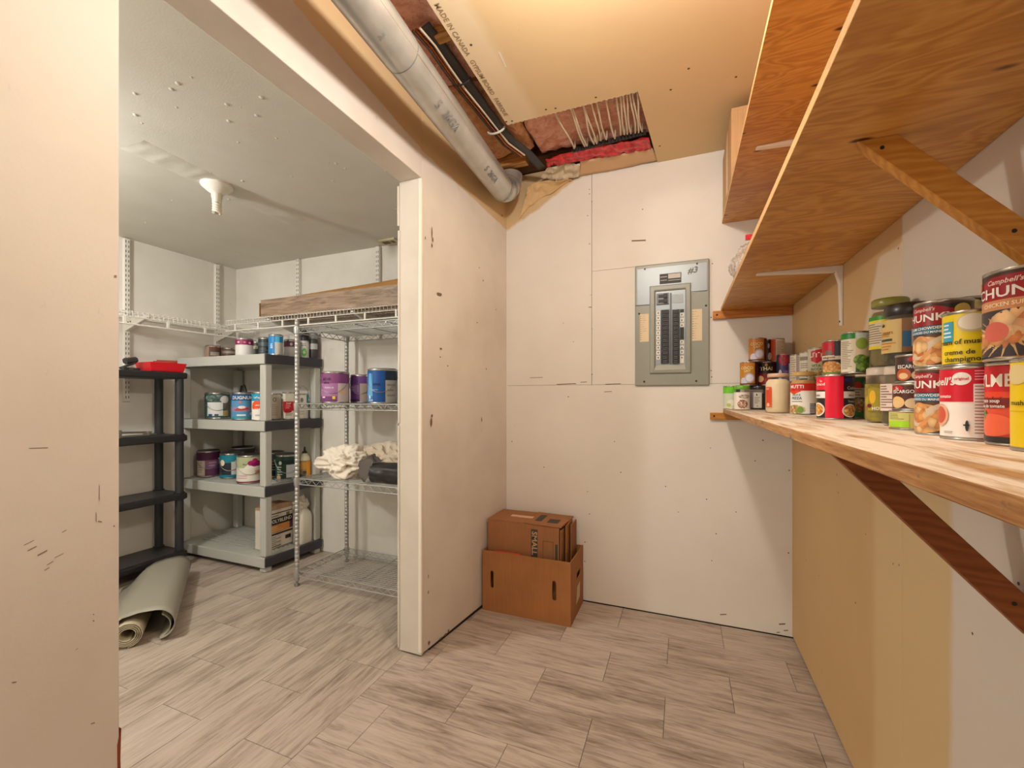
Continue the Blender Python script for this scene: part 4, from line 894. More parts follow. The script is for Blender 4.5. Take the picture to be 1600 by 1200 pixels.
can(X0 + .006, Y0 - .004, ZT + .085, .0325, .052, (60, 40, 36), 'brown escargot tin topmost of its small stack', -16, prints=lambda k: esc(k, 1))
# chunky soups
def chunky(k):
    k.rect(-100, .62, 100, .97, (44, 36, 34)).poly([(-62, .64), (62, .64), (62, .88), (30, .96), (-30, .96), (-62, .88)], (160, 24, 34)).rect(-62, .64, 62, .70, (150, 20, 30))
    k.text(0, .905, .058, "Campbell's", (240, 200, 190), shear=.2).text(0, .765, .125, 'CHUNKY', WHITE, sx=1.2).rect(-62, .50, 62, .63, (36, 110, 140)).text(0, .595, .046, 'CLAM CHOWDER', WHITE, sx=1.05).text(0, .530, .036, 'PALOURDES DU MAINE', WHITE, sx=1)
    k.ell(2, .22, 60, .24, SOUP).ell(-4, .28, 26, .20, (214, 150, 90)).poly([(-50, .12), (-10, .08), (34, .36), (74, .50), (74, .56), (26, .42)], (206, 186, 160)).ell(-8, .30, 22, .16, SOUP)
    k.ell(80, .86, 18, .1, (220, 190, 90)).ell(86, .62, 12, .1, (220, 200, 140))
can(.385, .880, ZT, .0335, .106, (96, 64, 46), 'chowder tin in the front row with a spoon picture', -50, prints=chunky)
can(.384, .882, ZT + .106, .0335, .104, (96, 64, 46), 'chowder tin stacked on another chowder tin', -42, prints=chunky)
can(.445, .952, ZT, .0325, .112, (120, 40, 36), 'red brown tin hidden behind the chowder tins', 0)
can(.445, .952, ZT + .112, .0325, .112, (60, 44, 40), 'dark soup tin with a chunky vegetable picture behind the yellow tin', 0, prints=lambda k: k.ell(-10, .80, 30, .16, SOUP).ell(10, .86, 30, .13, food([(190, 180, 90), (226, 210, 160), (150, 60, 40)], 110)).rect(30, .5, 100, 1, (120, 30, 34)))
x, y = at(1521, .600)
can(x, y, ZT, .0330, .1025, (240, 234, 226), 'red and white condensed soup tin in the front row', -14, prints=lambda k: k.rect(-120, .52, 120, 1, (206, 18, 44)).text(-72, .82, .12, "Campbell's", WHITE, shear=.2).ell(-6, .86, 17, .095, WHITE).text(-6, .86, .04, 'original', (206, 18, 44)).text(-40, .60, .05, 'tomato', (250, 230, 230)).rect(14, .0, 76, .78, (240, 236, 230)).lines(16, .04, 60, .76, 16, (150, 146, 140)).lines(16, .82, 60, .98, 4, (240, 180, 190)).rect(-40, .25, -40.5, .5, WHITE).ell(-52, .32, 22, .17, (226, 170, 140)).ell(-54, .32, 18, .13, (206, 84, 60)).ell(4, .17, 3, .08, (60, 60, 60)).rect(-2, .17, 8, .19, (40, 40, 40)).lines(-40, .04, -20, .08, 2))
x, y = at(1603, .522)
can(x, y, ZT, .0330, .1025, (226, 84, 60), 'tomato soup tin lettered in white on red beside the yellow tin', -48, prints=lambda k: k.rect(-120, .66, 120, 1, (206, 30, 40)).text(-6, .80, .17, 'AYLMER', WHITE, sx=.9).rect(-120, .58, 120, .66, (226, 70, 40)).ell(-10, .52, 60, .08, (120, 30, 26)).text(-16, .54, .05, 'tomato soup', WHITE).text(-14, .47, .045, 'creme de tomate', WHITE).ell(-30, .34, 12, .07, (70, 120, 60)).ell(-6, .22, 44, .15, (236, 104, 70)).rect(-120, 0, 120, .07, (44, 40, 40)))
x, y = at(1652, .462)
can(x, y, ZT, .0330, .1025, YEL, 'plain yellow soup tin at the near end of the front row', -30, prints=lambda k: k.ell(-26, .86, 26, .12, (226, 206, 150)).text(-10, .52, .06, 'mushroom', (70, 60, 20)).rect(-120, .42, 120, .425, (190, 160, 20)))
x, y = at(1524, .605)
can(x, y, ZT + .1025, .0330, .078, (236, 206, 16), 'yellow cream of mushroom soup tin stacked on the red and white tin', -6, prints=lambda k: k.ell(2, .80, 28, .19, (206, 186, 140)).ell(2, .82, 25, .16, (236, 224, 200)).rect(-60, .44, -33, .86, (60, 160, 190)).lines(-58, .5, -36, .82, 4, (230, 240, 240)).text(-8, .43, .105, 'cream of mushroom', (60, 50, 20), sx=.95).text(-24, .22, .10, 'creme de', (60, 50, 20)).text(-12, .08, .10, 'champignons', (60, 50, 20)) )
x, y = at(1616, .500)
def chunky2(k):
    k.rect(-110, .60, 110, 1, (70, 44, 36)).poly([(-66, .68), (66, .68), (66, .86), (24, .965), (-24, .965), (-66, .86)], (160, 26, 36)).text(-8, .895, .060, "Campbell's", (240, 206, 196), shear=.25).text(0, .765, .125, 'CHUNKY', WHITE, sx=1.2)
    k.rect(-66, .56, 66, .68, (206, 140, 90)).text(0, .62, .05, 'CHICKEN SUPREME', (250, 220, 180)).rect(-110, 0, 110, .56, (60, 54, 56)).ell(0, .24, 74, .26, SOUP).ell(10, .40, 40, .16, food([(226, 170, 110), (240, 200, 150), (200, 110, 70)], 70)).ell(-20, .30, 20, .12, (206, 100, 84)).ell(-60, .88, 12, .06, (206, 110, 50))
can(x, y, ZT + .1025, .0400, .107, (90, 60, 46), 'large chunky soup tin topmost at the near end of the shelf', -26, prints=chunky2)
# ------------------------------------------------------------------ storage room: wall standards and white wire shelving
M_WIRE = flat((232, 228, 218), .35); M_SLOT = flat((70, 64, 58), .7)
def standard(loc, rz, z0, z1, label):
    o = thing('shelf_standard', label, 'standard', (loc[0], loc[1], 0), rz)     # local +X points out of the wall
    MB().box(0, -.015, z0, .026, .015, z1).build('rail', M_WIRE, o, bevel=.002)
    sl_ = MB(); z = z0 + .02
    while z < z1 - .02:
        for s in (-1, 1): sl_.box(.0255, s * .0075 - .002, z, .0264, s * .0075 + .002, z + .016)
        z += .032
    stuff(sl_.build('slots', M_SLOT, o))
standard((XSW, 1.672), 0, 1.12, 2.192, 'white slotted standard on the left storage wall over the black shelf')
standard((XSW, 2.262), 0, 1.45, 2.192, 'white slotted standard on the left storage wall near the corner')
standard((-2.712, YS), -math.pi / 2, 1.45, 2.195, 'white slotted standard on the storage back wall above the box end')
standard((-1.965, YS), -math.pi / 2, 1.55, 2.195, 'white slotted standard on the storage back wall behind the plank box')
def wshelf(loc, rz, length, depth, label, brackets, tilt=0.0):
    """local X out of the wall, local Y along it"""
    o = thing('wire_shelf', label, 'wire shelf', loc, rz); o.rotation_euler = (tilt, 0, rz)
    mb = MB(); n = int(length / .028)
    for i in range(n + 1):
        y = length * i / n; mb.tube([(.004, y, 0), (depth, y, 0), (depth + .003, y, -.003), (depth + .003, y, -.034)], .0017, 4, 0, False)
    stuff(mb.build('wire_deck', M_WIRE, o))
    rods = [(.006, -.004), (depth * .36, -.004), (depth * .70, -.004), (depth - .003, -.004), (depth + .001, -.036)]
    for rx, rz_ in rods: MB().tube([(rx, 0, rz_), (rx, length, rz_)], .0034, 6).build('rod', M_WIRE, o)
    MB().tube([(depth + .006, 0, -.082), (depth + .006, length, -.082)], .0052, 8).build('hanging_rod', M_WIRE, o)
    y = .10
    while y < length: MB().box(depth - .002, y - .006, -.084, depth + .006, y + .006, -.036).build('rod_clip', M_WIRE, o); y += .235
    for y in brackets:
        MB().prism([(.0, -.008), (depth - .02, -.008), (depth - .02, -.020), (.02, -.095), (.0, -.095)], y - .011, y + .011, 'y').build('bracket', M_WIRE, o, bevel=.002)
        MB().box(.05, y - .0115, -.042, .062, y + .0115, -.034).box(.075, y - .0115, -.04, .087, y + .0115, -.032).build('bracket_hole', M_SLOT, o)
wshelf((XSW + .004, .25, 1.676), 0, 2.13, .288, 'white wire shelf on the left wall above the black shelving', (1.42, 2.01))
wshelf((-3.115, YS - .004, 1.712), -math.pi / 2, 1.90, .288, 'white wire shelf on the back wall carrying the long plank box', (.403, 1.15), 0)
bpy.data.objects['wire_shelf.001'].rotation_euler = (0, 0, -math.pi / 2)
# ------------------------------------------------------------------ long plank box on the wire shelf
def plankprint():
    t = NT('grey_oak_print'); v = t.coord((1.2, 10, 10)); n1 = t.noise(v, 4, 6, .62, .9); n2 = t.noise(t.coord((2, 5, 6)), 2.6, 4)
    base = t.ramp(n1, [(.3, L((104, 84, 66))), (.5, L((150, 126, 104))), (.7, L((178, 156, 132)))])
    base = t.mix(t.ramp(n2, [(.62, (0, 0, 0)), (.75, (1, 1, 1))]), base, L((84, 66, 54))); return t.out(base, .45)
o = thing('plank_box', 'long cardboard box printed with grey oak planks lying on the wire shelf', 'box', (0, 0, 0))
zb0 = 1.716; XB0, XB1 = -2.775, -1.20
M_CARDS = card('box_cardboard', (190, 140, 84))
MB().box(XB0, 2.150, zb0, XB1, 2.154, zb0 + .118).build('printed_front', plankprint(), o)
MB().box(XB0, 2.154, zb0, XB1, 2.385, zb0 + .006).build('box_bottom', M_CARDS, o)
MB().box(XB0, 2.381, zb0 + .006, XB1, 2.385, zb0 + .16).build('box_back', M_CARDS, o)
MB().box(XB0, 2.154, zb0 + .006, XB0 + .004, 2.381, zb0 + .10).build('end_flap', M_CARDS, o)
MB().prism([(2.154, zb0 + .006), (2.21, zb0 + .006), (2.21, zb0 + .112), (2.154, zb0 + .10)], XB0 - .022, XB0 - .018, 'x').build('end_flap', M_CARDS, o)
for (xa, xb, za, zb_) in ((-2.70, -2.05, .128, .152), (-2.06, -1.20, .150, .185)):
    mb = MB().add([(xa, 2.16, zb0 + .116), (xb, 2.16, zb0 + .116), (xb, 2.20, zb0 + zb_), (xa, 2.20, zb0 + za)], [(0, 1, 2, 3)]); f_ = mb.build('lid_flap', M_CARDS, o); s_ = f_.modifiers.new('thick', 'SOLIDIFY'); s_.thickness = .004
MB().prism([(XB0, zb0 + .118), (XB0 + .03, zb0 + .112), (XB0 - .012, zb0 + .134)], 2.150, 2.153, 'y').build('torn_corner', flat((226, 200, 166), .7), o)

# ------------------------------------------------------------------ grey plastic shelving unit
M_GP = flat((190, 190, 182), .45); M_CH = flat((62, 62, 68), .45)
GX0, GX1, GY0, GY1 = -3.412, -2.515, 1.975, 2.422
g = thing('plastic_shelving', 'grey plastic shelving unit with charcoal end bands holding paint cans', 'shelving unit', (0, 0, 0))
tops = [.100, .560, .990, 1.430]
for zt in tops:
    th = .066
    rim = MB(); rim.box(GX0, GY0, zt - th, GX1 - .004, GY0 + .014, zt).box(GX0, GY1 - .014, zt - th, GX1, GY1, zt).box(GX0, GY0 + .014, zt - th, GX0 + .014, GY1 - .014, zt)
    sh = rim.build('shelf', M_GP, g, bevel=.004)
    MB().box(GX1 - .016, GY0 + .004, zt - th + .004, GX1 + .002, GY1 - .004, zt).build('end_band', M_CH, sh, bevel=.006)
    sd = MB(); n = 12
    for i in range(n):
        y0 = GY0 + .016 + (GY1 - GY0 - .032) * i / n; w_ = (GY1 - GY0 - .032) / n
        sd.box(GX0 + .014, y0, zt - .018, GX1 - .016, y0 + w_ * (.62 if 1 < i < 10 else 1.0), zt - .003)
    for xx in (GX0 + .014, GX0 + .28, GX0 + .56, GX1 - .10): sd.box(xx, GY0 + .014, zt - .019, xx + .075, GY1 - .014, zt - .0025)
    stuff(sd.build('slatted_deck', M_GP, sh))
    for k in range(3): MB().box(GX0 + .014, GY0 + .1 + k * .11, zt - .05, GX1 - .018, GY0 + .11 + k * .11, zt - .018).build('rib', M_GP, sh)
for (px, py) in ((GX0 + .038, GY0 + .036), (GX1 - .036, GY0 + .036), (GX0 + .038, GY1 - .036), (GX1 - .036, GY1 - .036)):
    for a, b in ((0, tops[0] - .066), (tops[0], tops[1] - .066), (tops[1], tops[2] - .066), (tops[2], tops[3] - .066)):
        MB().box(px - .027, py - .024, a, px + .027, py + .024, b).build('post', M_GP if a > 0 else M_GP, g, bevel=.008)
SH = Matrix.Identity(4); SH[0][1] = .085; SH[0][3] = -.085 * GY0          # the unit stands slightly out of square
for c0 in g.children_recursive: c0.data.transform(SH) if abs(c0.data.vertices[0].co.x) > 2 else None
# ------------------------------------------------------------------ black plastic shelving
M_BP = flat((38, 37, 38), .42); M_BP2 = flat((52, 51, 52), .4)
b_ = thing('plastic_shelving', 'black plastic shelving unit against the left storage wall', 'shelving unit', (0, 0, 0))
KX0, KX1, KY0, KY1 = -3.391, -3.105, .96, 1.870
for zt in (.115, .505, .895, 1.312):
    s_ = MB().box(KX0, KY0, zt - .042, KX1, KY1, zt).build('shelf', M_BP, b_, bevel=.010)
    MB().box(KX0 + .02, KY0 + .02, zt - .002, KX1 - .02, KY1 - .02, zt + .0015).build('shelf_top', M_BP2, s_)
for px, py in ((KX1 - .033, KY1 - .035), (KX0 + .033, KY1 - .035), (KX1 - .033, KY0 + .035), (KX0 + .033, KY0 + .035)):
    MB().tube([(px, py, 0), (px, py, 1.30)], .0245, 20).build('post', M_BP2, b_)
    for zt in (.115, .505, .895): MB().tube([(px, py, zt - .045), (px, py, zt + .006)], .031, 20).build('collar', M_BP, b_)
# red paint tray and tools on the black shelves
p = onx(253, 582, -3.16)
tr_ = thing('paint_tray', 'red plastic paint tray on top of the black shelving', 'paint tray', (-3.20, 1.762, 1.3145), 0)
def tray(mb, w, l, h, t, m=0):
    o0 = [(-w*.42, -l*.44, 0), (w*.42, -l*.44, 0), (w*.42, l*.44, 0), (-w*.42, l*.44, 0)]; o1 = [(-w/2, -l/2, h), (w/2, -l/2, h), (w/2, l/2, h), (-w/2, l/2, h)]
    i1 = [(x * .94, y * .96, h) for x, y, z in o1]; i0 = [(x * .94, y * .96, t) for x, y, z in o0]
    mb.add(o0 + o1 + i1 + i0, [(0,3,2,1)] + [(k, (k+1)%4, 4+(k+1)%4, 4+k) for k in range(4)] + [(4+k, 4+(k+1)%4, 8+(k+1)%4, 8+k) for k in range(4)] + [(8+k, 8+(k+1)%4, 12+(k+1)%4, 12+k) for k in range(4)] + [(12,13,14,15)], m)
mb = MB(); tray(mb, .17, .215, .058, .004); mb.build('tray', flat((222, 26, 38), .32), tr_, bevel=.003)
mb = MB()
for k, (dx, dy) in enumerate(((-.02, -.07), (.02, .0), (-.01, .06))): mb.tube([(dx - .03, dy * .6 - .04, .050 + .01 * k), (dx + .03, dy * .6 + .05, .062 + .004 * k)], .010, 8)
tag(mb.build('paint_brushes', flat((150, 60, 44), .6), None, (-3.20, 1.762, 1.3145)), 'worn paint brushes lying in the red tray', 'brushes')
mb = MB().box(-.010, -.05, 0, .010, .05, .018).box(-.04, -.02, .0, .04, .010, .016); mb.tube([(-.02, -.05, .01), (.01, .02, .05)], .008, 8); mb.tube([(.0, -.035, .055), (.0, .03, .068)], .020, 6)
tag(mb.build('caulking_gun', flat((58, 54, 54), .5), None, (-3.19, 1.590, 1.3145), (0, 0, .2), bevel=.003), 'dark metal hand tool beside the red tray', 'tool')
mb = MB().box(-.02, -.13, 0, .02, .12, .012).box(-.028, -.13, .0, .028, -.10, .05).box(-.022, .06, .0, .022, .085, .03); mb.tube([(0, -.12, .036), (0, .09, .022)], .007, 8)
tag(mb.build('bar_clamp', metal('pale_steel', (196, 190, 176), .4, .1), None, (-3.20, 1.62, .8975), (0, 0, .2), bevel=.003), 'pale steel clamp on the second black shelf', 'clamp')
tag(MB().box(-.05, -.07, 0, .05, .07, .004).tube([(0, .05, .0125), (0, .14, .0125)], .012, 8).build('scraper', flat((130, 124, 116), .4), None, (-3.22, 1.38, 1.3145), (0, 0, .1)), 'flat grey scraper lying on the black shelving', 'scraper')

# ------------------------------------------------------------------ chrome wire shelving
M_CHR = flat((178, 178, 174), .34, .55, .6)
c_ = thing('wire_shelving', 'chrome wire shelving unit in the storage room', 'shelving unit', (0, 0, 0))
CX0, CX1, CY0, CY1 = -2.180, -1.295, 1.930, 2.345
posts = ((CX0, CY0), (CX1, CY0), (CX0, CY1), (CX1, CY1))
prof = [(.0125, .03)]
z = .04
while z < 1.600: prof += [(.0135, z), (.0135, z + .0215), (.0126, z + .022), (.0126, z + .0240)]; z += .0254
prof += [(.0135, z), (.010, z + .006)]
for px, py in posts:
    po = MB().lathe(prof, 14, 0, (px, py, 0)).build('post', M_CHR, c_)
    MB().lathe([(.016, .0), (.016, .010), (.006, .014), (.006, .032)], 14, 0, (px, py, 0)).build('foot', flat((110, 108, 104), .4), po)
for zt in (.092, .652, 1.108, 1.572):
    fr2 = MB()
    for a, b in (((CX0, CY0), (CX1, CY0)), ((CX0, CY1), (CX1, CY1)), ((CX0, CY0), (CX0, CY1)), ((CX1, CY0), (CX1, CY1))):
        A, B = Vector((a[0], a[1], 0)), Vector((b[0], b[1], 0))
        for dz in (0, -.034): fr2.tube([A + Vector((0, 0, zt + dz)), B + Vector((0, 0, zt + dz))], .0034, 6)
        n = max(4, int((B - A).length / .030)); fr2.tube([A.lerp(B, i / n) + Vector((0, 0, zt - .003 - (.028 if i % 2 else 0))) for i in range(n + 1)], .0022, 5)
    sh = fr2.build('truss_frame', M_CHR, c_)
    dk = MB(); n = 19
    for i in range(1, n): y_ = CY0 + (CY1 - CY0) * i / n; dk.tube([(CX0, y_, zt - .002), (CX1, y_, zt - .002)], .0021, 5)
    for xx in (CX0 + .22, CX0 + .44, CX0 + .66): dk.tube([(xx, CY0, zt - .007), (xx, CY1, zt - .007)], .003, 5)
    stuff(dk.build('wire_deck', M_CHR, sh))
    for px, py in posts: MB().lathe([(.017, zt - .040), (.020, zt - .004), (.019, zt + .002)], 16, 0, (px, py, 0)).build('corner_collar', M_CHR, sh)

# ------------------------------------------------------------------ paint cans
M_BAIL = metal('bail_wire', (190, 188, 184), .35, .1)
def pcan(x, y, z, r, h, c, label, face=0, lid=None, prints=None, handle=True, up=False, group=None):
    o = thing('paint_can', label, 'paint can', (x, y, z), facing(x, y) + math.radians(face), group)
    MB().lathe([(r * .96, .002), (r, 0), (r + .0012, .003), (r, .006), (r, h - .010), (r + .002, h - .006), (r + .001, h - .001), (r * .94, h), (r * .90, h - .006), (r * .5, h - .006)], 36).build('can_body', M_TIN, o)
    if lid: MB().lathe([(r * .93, h - .005), (r * .92, h + .003), (r * .86, h + .002), (r * .3, h - .001)], 30).build('lid', flat(lid, .4), o)
    lb = MB().lathe([(r + .0005, .008), (r + .0006, h / 2), (r + .0005, h - .012)], 36, 0, cap0=False, cap1=False).build('label', flat(c, .4), o)
    if prints: k = Label(r + .0007, .008, h - .020); prints(k); k.build(lb)
    if handle:
        hb = MB(); s = -1 if not up else 1
        pts = [( (r + .004) * math.cos(a), -(r + .006) * math.sin(a) * .98, h * .80 + s * h * .48 * math.sin(a)) for a in [math.pi * k / 20 for k in range(21)]]
        hb.tube(pts, .0018, 6); 
        for sg in (-1, 1): hb.lathe([(.008, -.003), (.008, .003)], 10, 0, (sg * (r + .003), 0, h * .80))
        hb.build('bail_handle', M_BAIL, o)
    return o
def AY(u, Y): p = ony(u, 620, Y); return p.x, Y
def AX(u, X): p = onx(u, 620, X); return X, p.y
# on the chrome shelving
x, y = AY(524, 2.075)
pcan(x, y, 1.111, .082, .192, (172, 116, 166), 'mauve gallon paint can on the chrome shelving', -14, (150, 120, 150), lambda k: k.rect(-90, .66, 90, 1, (136, 72, 126)).rect(-90, 0, 20, .2, (120, 60, 116)).text(-22, .80, .10, 'BEHR', (40, 20, 40)).text(-24, .68, .09, 'ultra', (44, 24, 44)).text(-12, .50, .06, 'PREMIUM', (226, 200, 224)).rect(24, .0, 80, .66, (206, 190, 186)).ell(46, .35, 14, .09, (226, 190, 150)).rect(2, .1, 14, .2, (222, 206, 40)).rect(-46, .14, -30, .19, (230, 220, 230)))
x, y = AY(568, 2.232)
pcan(x, y, 1.111, .080, .180, (112, 66, 140), 'purple paint can partly behind the blue can', -20, (170, 160, 176), lambda k: k.rect(-90, .36, 0, .66, (150, 112, 170)).lines(-60, .4, -20, .6, 2, (190, 170, 206)).rect(4, 0, 80, .72, (176, 160, 150)).rect(-90, .0, 4, .10, (70, 40, 96)))
x, y = AY(598, 2.045)
pcan(x, y, 1.111, .084, .200, (20, 84, 160), 'bright blue gallon paint can on the chrome shelving', -10, (120, 140, 160), lambda k: k.rect(-70, 0, -30, .9, (50, 130, 200)).poly([(-60, .2), (-30, .2), (-38, .92), (-52, .92)], (110, 180, 226)).rect(20, .0, 90, .70, (196, 194, 184)).rect(20, .70, 90, 1, (36, 54, 74)).text(-14, .56, .08, 'BEHR', (14, 40, 90)).text(-20, .4, .05, 'interior', (150, 190, 220)).text(-40, .06, .06, 'BEHR', (220, 230, 240)).lines(26, .1, 70, .6, 3, (160, 158, 150)).ell(-46, .16, 6, .06, (220, 236, 246)))
x, y = AY(648, 2.10)
pcan(x, y, 1.111, .078, .180, (92, 52, 130), 'white and purple paint can beside the door jamb', -30, (206, 206, 206), lambda k: k.rect(-90, .76, 90, 1, (206, 204, 206)).text(-50, .62, .09, 'XLE', (226, 220, 230)).rect(-90, .12, 90, .46, (206, 200, 206)).ell(-40, .34, 14, .10, (60, 50, 70)).rect(-90, 0, 90, .10, (40, 30, 60)))
# white drop cloth and black roll on the chrome shelving
o = thing('drop_cloth', 'bundled white canvas drop cloth on the chrome shelving', 'cloth', (0, 0, 0))
M_CLOTH = flat((236, 226, 210), .85); x, y = AY(540, 2.10)
mb = MB(); crumple(mb, (x, y, .738), (.190, .130, .105), .55, 1.15, 3.0, 60, 0, .655, .10); mb.build('cloth_bundle', M_CLOTH, o)
x2, y2 = AY(600, 2.22)
mb = MB(); crumple(mb, (x2, y2, .745), (.23, .105, .112), .55, 1.15, 8.0, 60, 0, .655, .10); mb.build('cloth_bundle', flat((222, 206, 184), .85), o)
x3, y3 = AY(612, 2.02)
mb = MB(); prof_n = 14
vs_ = []; fs = []
for i in range(31):
    xx = x3 - .115 + .30 * i / 30
    for k in range(40):
        a = 2 * math.pi * k / 40; rr = .062 * (1 + .16 * noise.noise(Vector((xx * 14, math.cos(a) * 2, math.sin(a) * 2 + 4))) - .14 * abs(noise.noise(Vector((xx * 6, a * 2.2, 1)))))
        vs_.append((xx, y3 + rr * math.cos(a), max(.655, .655 + .056 + rr * math.sin(a))))
for i in range(30):
    for k in range(40): fs.append((i*40+k, i*40+(k+1)%40, (i+1)*40+(k+1)%40, (i+1)*40+k))
mb.add(vs_, fs, 0, True); mb.add(vs_[:40], [tuple(range(40))], 0); mb.add(vs_[-40:], [tuple(range(40))[::-1]], 0)
o = thing('plastic_roll', 'crumpled black plastic sheeting roll on the chrome shelving', 'plastic roll', (0, 0, 0))
mb.build('roll', flat((52, 50, 50), .3), o)
sheet_strip('loose_sheet', [(x3 - .13, y3 - .07, .664), (x3 - .10, y3 - .03, .78), (x3 - .05, y3 - .0, .80)], [(x3 - .20, y3 - .045, .70), (x3 - .21, y3 - .01, .792), (x3 - .16, y3 + .02, .80)], 14, 8, .03, 16, 3, flat((92, 84, 78), .35), None, None, .002, o)

# on the grey shelving, top
ZG = tops[3]
def small(u, Y, r, h, c, label, prints=None, lid=None, face=0, z=None, group=None):
    x, y = AY(u, Y); return pcan(x, y, ZG if z is None else z, r, h, c, label, face, lid, prints, False, group=group)
strip = lambda a, b: (lambda k: k.rect(-90, .60, 90, .82, a).lines(-60, .1, 50, .5, 4, b))
small(333, 2.20, .050, .110, (176, 150, 130), 'dark brown quart tin with a cream side on the grey shelving top', lambda k: k.rect(-30, 0, 90, 1, (96, 74, 62)).rect(-30, .82, 90, 1, (128, 56, 44)).rect(-20, .3, 50, .6, (170, 160, 148)), (120, 60, 50))
small(358, 2.28, .048, .100, (110, 84, 70), 'brown quart tin behind the white and magenta tin', strip((160, 150, 136), (70, 50, 44)), (124, 60, 50))
small(382, 2.085, .054, .126, (226, 222, 220), 'white quart tin with a magenta top band on the grey shelving', lambda k: k.rect(-100, .68, 100, 1, (140, 20, 84)).ell(-40, .84, 10, .07, (226, 180, 200)).ell(0, .84, 9, .07, (200, 110, 150)).ell(34, .82, 8, .07, (226, 180, 200)), (170, 160, 160))
small(402, 2.27, .040, .130, (70, 74, 70), 'slim dark spray tin between quart tins', strip((196, 196, 180), (150, 150, 140)))
small(414, 2.19, .042, .140, (52, 62, 62), 'dark green quart tin beside the blue tin', strip((90, 104, 104), (120, 130, 126)), (90, 90, 96))
small(431, 2.105, .044, .140, (30, 132, 200), 'blue and white quart tin on the grey shelving top', lambda k: k.rect(-8, 0, 90, .66, (206, 206, 200)).text(-34, .45, .13, 'Zinsser' if False else 'BIN', (230, 240, 246), turn=True).rect(-4, .66, 30, 1, (70, 180, 226)), (60, 110, 160))
x, y = AX(455, -2.585)
pcan(x, y, ZG, .046, .122, (196, 190, 188), 'grey tin with a maroon band near the chrome post', 0, (120, 116, 116), lambda k: k.rect(-90, .62, 90, 1, (104, 60, 72)).ell(0, .8, 10, .1, (206, 190, 190)), False)
def spray(u, X, r, h, c, cap, label, z=None, prints=None):
    x, y = AX(u, X); o = thing('spray_can', label, 'spray can', (x, y, ZG if z is None else z), facing(x, y))
    b = MB().lathe([(r * .95, 0), (r, .004), (r, h * .72), (r * .9, h * .76), (r * .6, h * .79)], 24).build('can_body', flat(c, .35), o)
    MB().lathe([(r * .9, h * .765), (r * .92, h * .78), (r * .88, h * .99), (r * .8, h)], 24).build('cap', flat(cap, .4), o)
    if prints: k = Label(r + .0003, .0, h * .72); prints(k); k.build(b)
spray(476, -2.552, .030, .165, (206, 204, 196), (40, 40, 42), 'white spray can with a green emblem and black cap', None, lambda k: k.ell(-6, .34, 30, .26, (70, 170, 50)).text(-6, .34, .16, 'G', WHITE).lines(-50, .7, 50, .9, 2))
spray(490, -2.528, .030, .19, (66, 64, 64), (150, 150, 150), 'black spray can with a grey cap behind the chrome post', None, lambda k: k.rect(-60, .5, 60, .8, (190, 190, 186)))
spray(473, -2.640, .034, .215, (120, 118, 120), (44, 42, 46), 'tall grey spray can with a dark cap against the wall', None)
# third level
ZG3 = tops[2]
x, y = AY(340, 2.13)
pcan(x, y, ZG3, .078, .190, (50, 92, 84), 'dark teal gallon can with a big white panel', 0, (120, 120, 110), lambda k: k.ell(-10, .84, 60, .14, food([(60, 90, 90), (150, 170, 160), (30, 60, 60)], 60)).rect(-50, .08, 24, .66, (226, 226, 222)).rect(24, .06, 56, .30, (200, 170, 120)).rect(26, .3, 60, .7, (120, 116, 106)).ell(34, .78, 22, .16, (226, 222, 214)).rect(-44, .06, -24, .16, (50, 70, 130)).rect(-14, .06, 4, .16, (80, 90, 110)), True, up=False)
x, y = AY(379, 2.085)
pcan(x, y, ZG3, .066, .190, (86, 146, 190), 'blue tin with a red boat picture on the grey shelving', 0, (90, 90, 96), lambda k: k.rect(-90, .74, 90, 1, (24, 86, 140)).text(0, .85, .135, 'DUGNUM', WHITE, sx=1.0).rect(-90, .30, 90, .48, (150, 140, 170)).ell(0, .40, 34, .08, (190, 40, 50)).ell(-4, .47, 20, .06, (230, 226, 220)).ell(-24, .36, 22, .04, (170, 60, 80)).rect(-90, 0, 90, .08, (60, 150, 170)).rect(-30, .12, 16, .18, (226, 232, 236)).ell(48, .2, 10, .06, (206, 220, 230)).ell(-12, .68, 8, .05, (206, 120, 110)), False)
x, y = AY(409, 2.062)
pcan(x, y, ZG3, .058, .192, (240, 234, 226), 'white tin with blue top and orange swirl behind the grey post', 0, (150, 150, 150), lambda k: k.rect(-90, .72, 90, 1, (20, 150, 190)).text(-26, .86, .075, 'LePage', WHITE).ell(-16, .52, 52, .24, (232, 84, 30)).text(-22, .56, .06, 'ciment', WHITE).ell(-20, .34, 50, .1, (240, 234, 226)).lines(-40, .12, 0, .2, 2), False)
M_HOSE = flat((58, 54, 48), .5)
pts = [ony(374, 620, 2.30)]; hx, hy = AY(381, 2.30)
tag(MB().tube([(hx - .05, hy, ZG3 + .01), (hx - .045, hy, ZG3 + .16), (hx - .01, hy - .01, ZG3 + .245), (hx + .02, hy - .015, ZG3 + .25), (hx + .035, hy - .01, ZG3 + .21), (hx + .035, hy, ZG3 + .02)], .009, 8).build('cable_loop', M_HOSE), 'dark cable loop standing behind the blue tin', 'cable')
x, y = AX(429, -2.69)
pcan(x, y, ZG3, .044, .185, (222, 212, 192), 'cream tin with a small round emblem beside the grey post', 0, None, lambda k: k.ell(0, .80, 14, .09, (110, 100, 90)).ell(0, .80, 9, .06, (222, 212, 192)).lines(-30, .1, 30, .6, 6, (190, 180, 160)), False)
x, y = AX(441, -2.76)
o = jar(x, y, ZG3, .040, .18, 'amber bottle with a dark cap between two cream tins', (44, 40, 38), flat((170, 96, 30), .3), 0, (.05, .62, -80, 80), (206, 132, 50), lambda k: k.lines(-30, .3, 30, .8, 3, (110, 60, 20)).ell(0, .25, 16, .14, (120, 60, 24)), lid_r=.7, neck=.62, fill=.88)
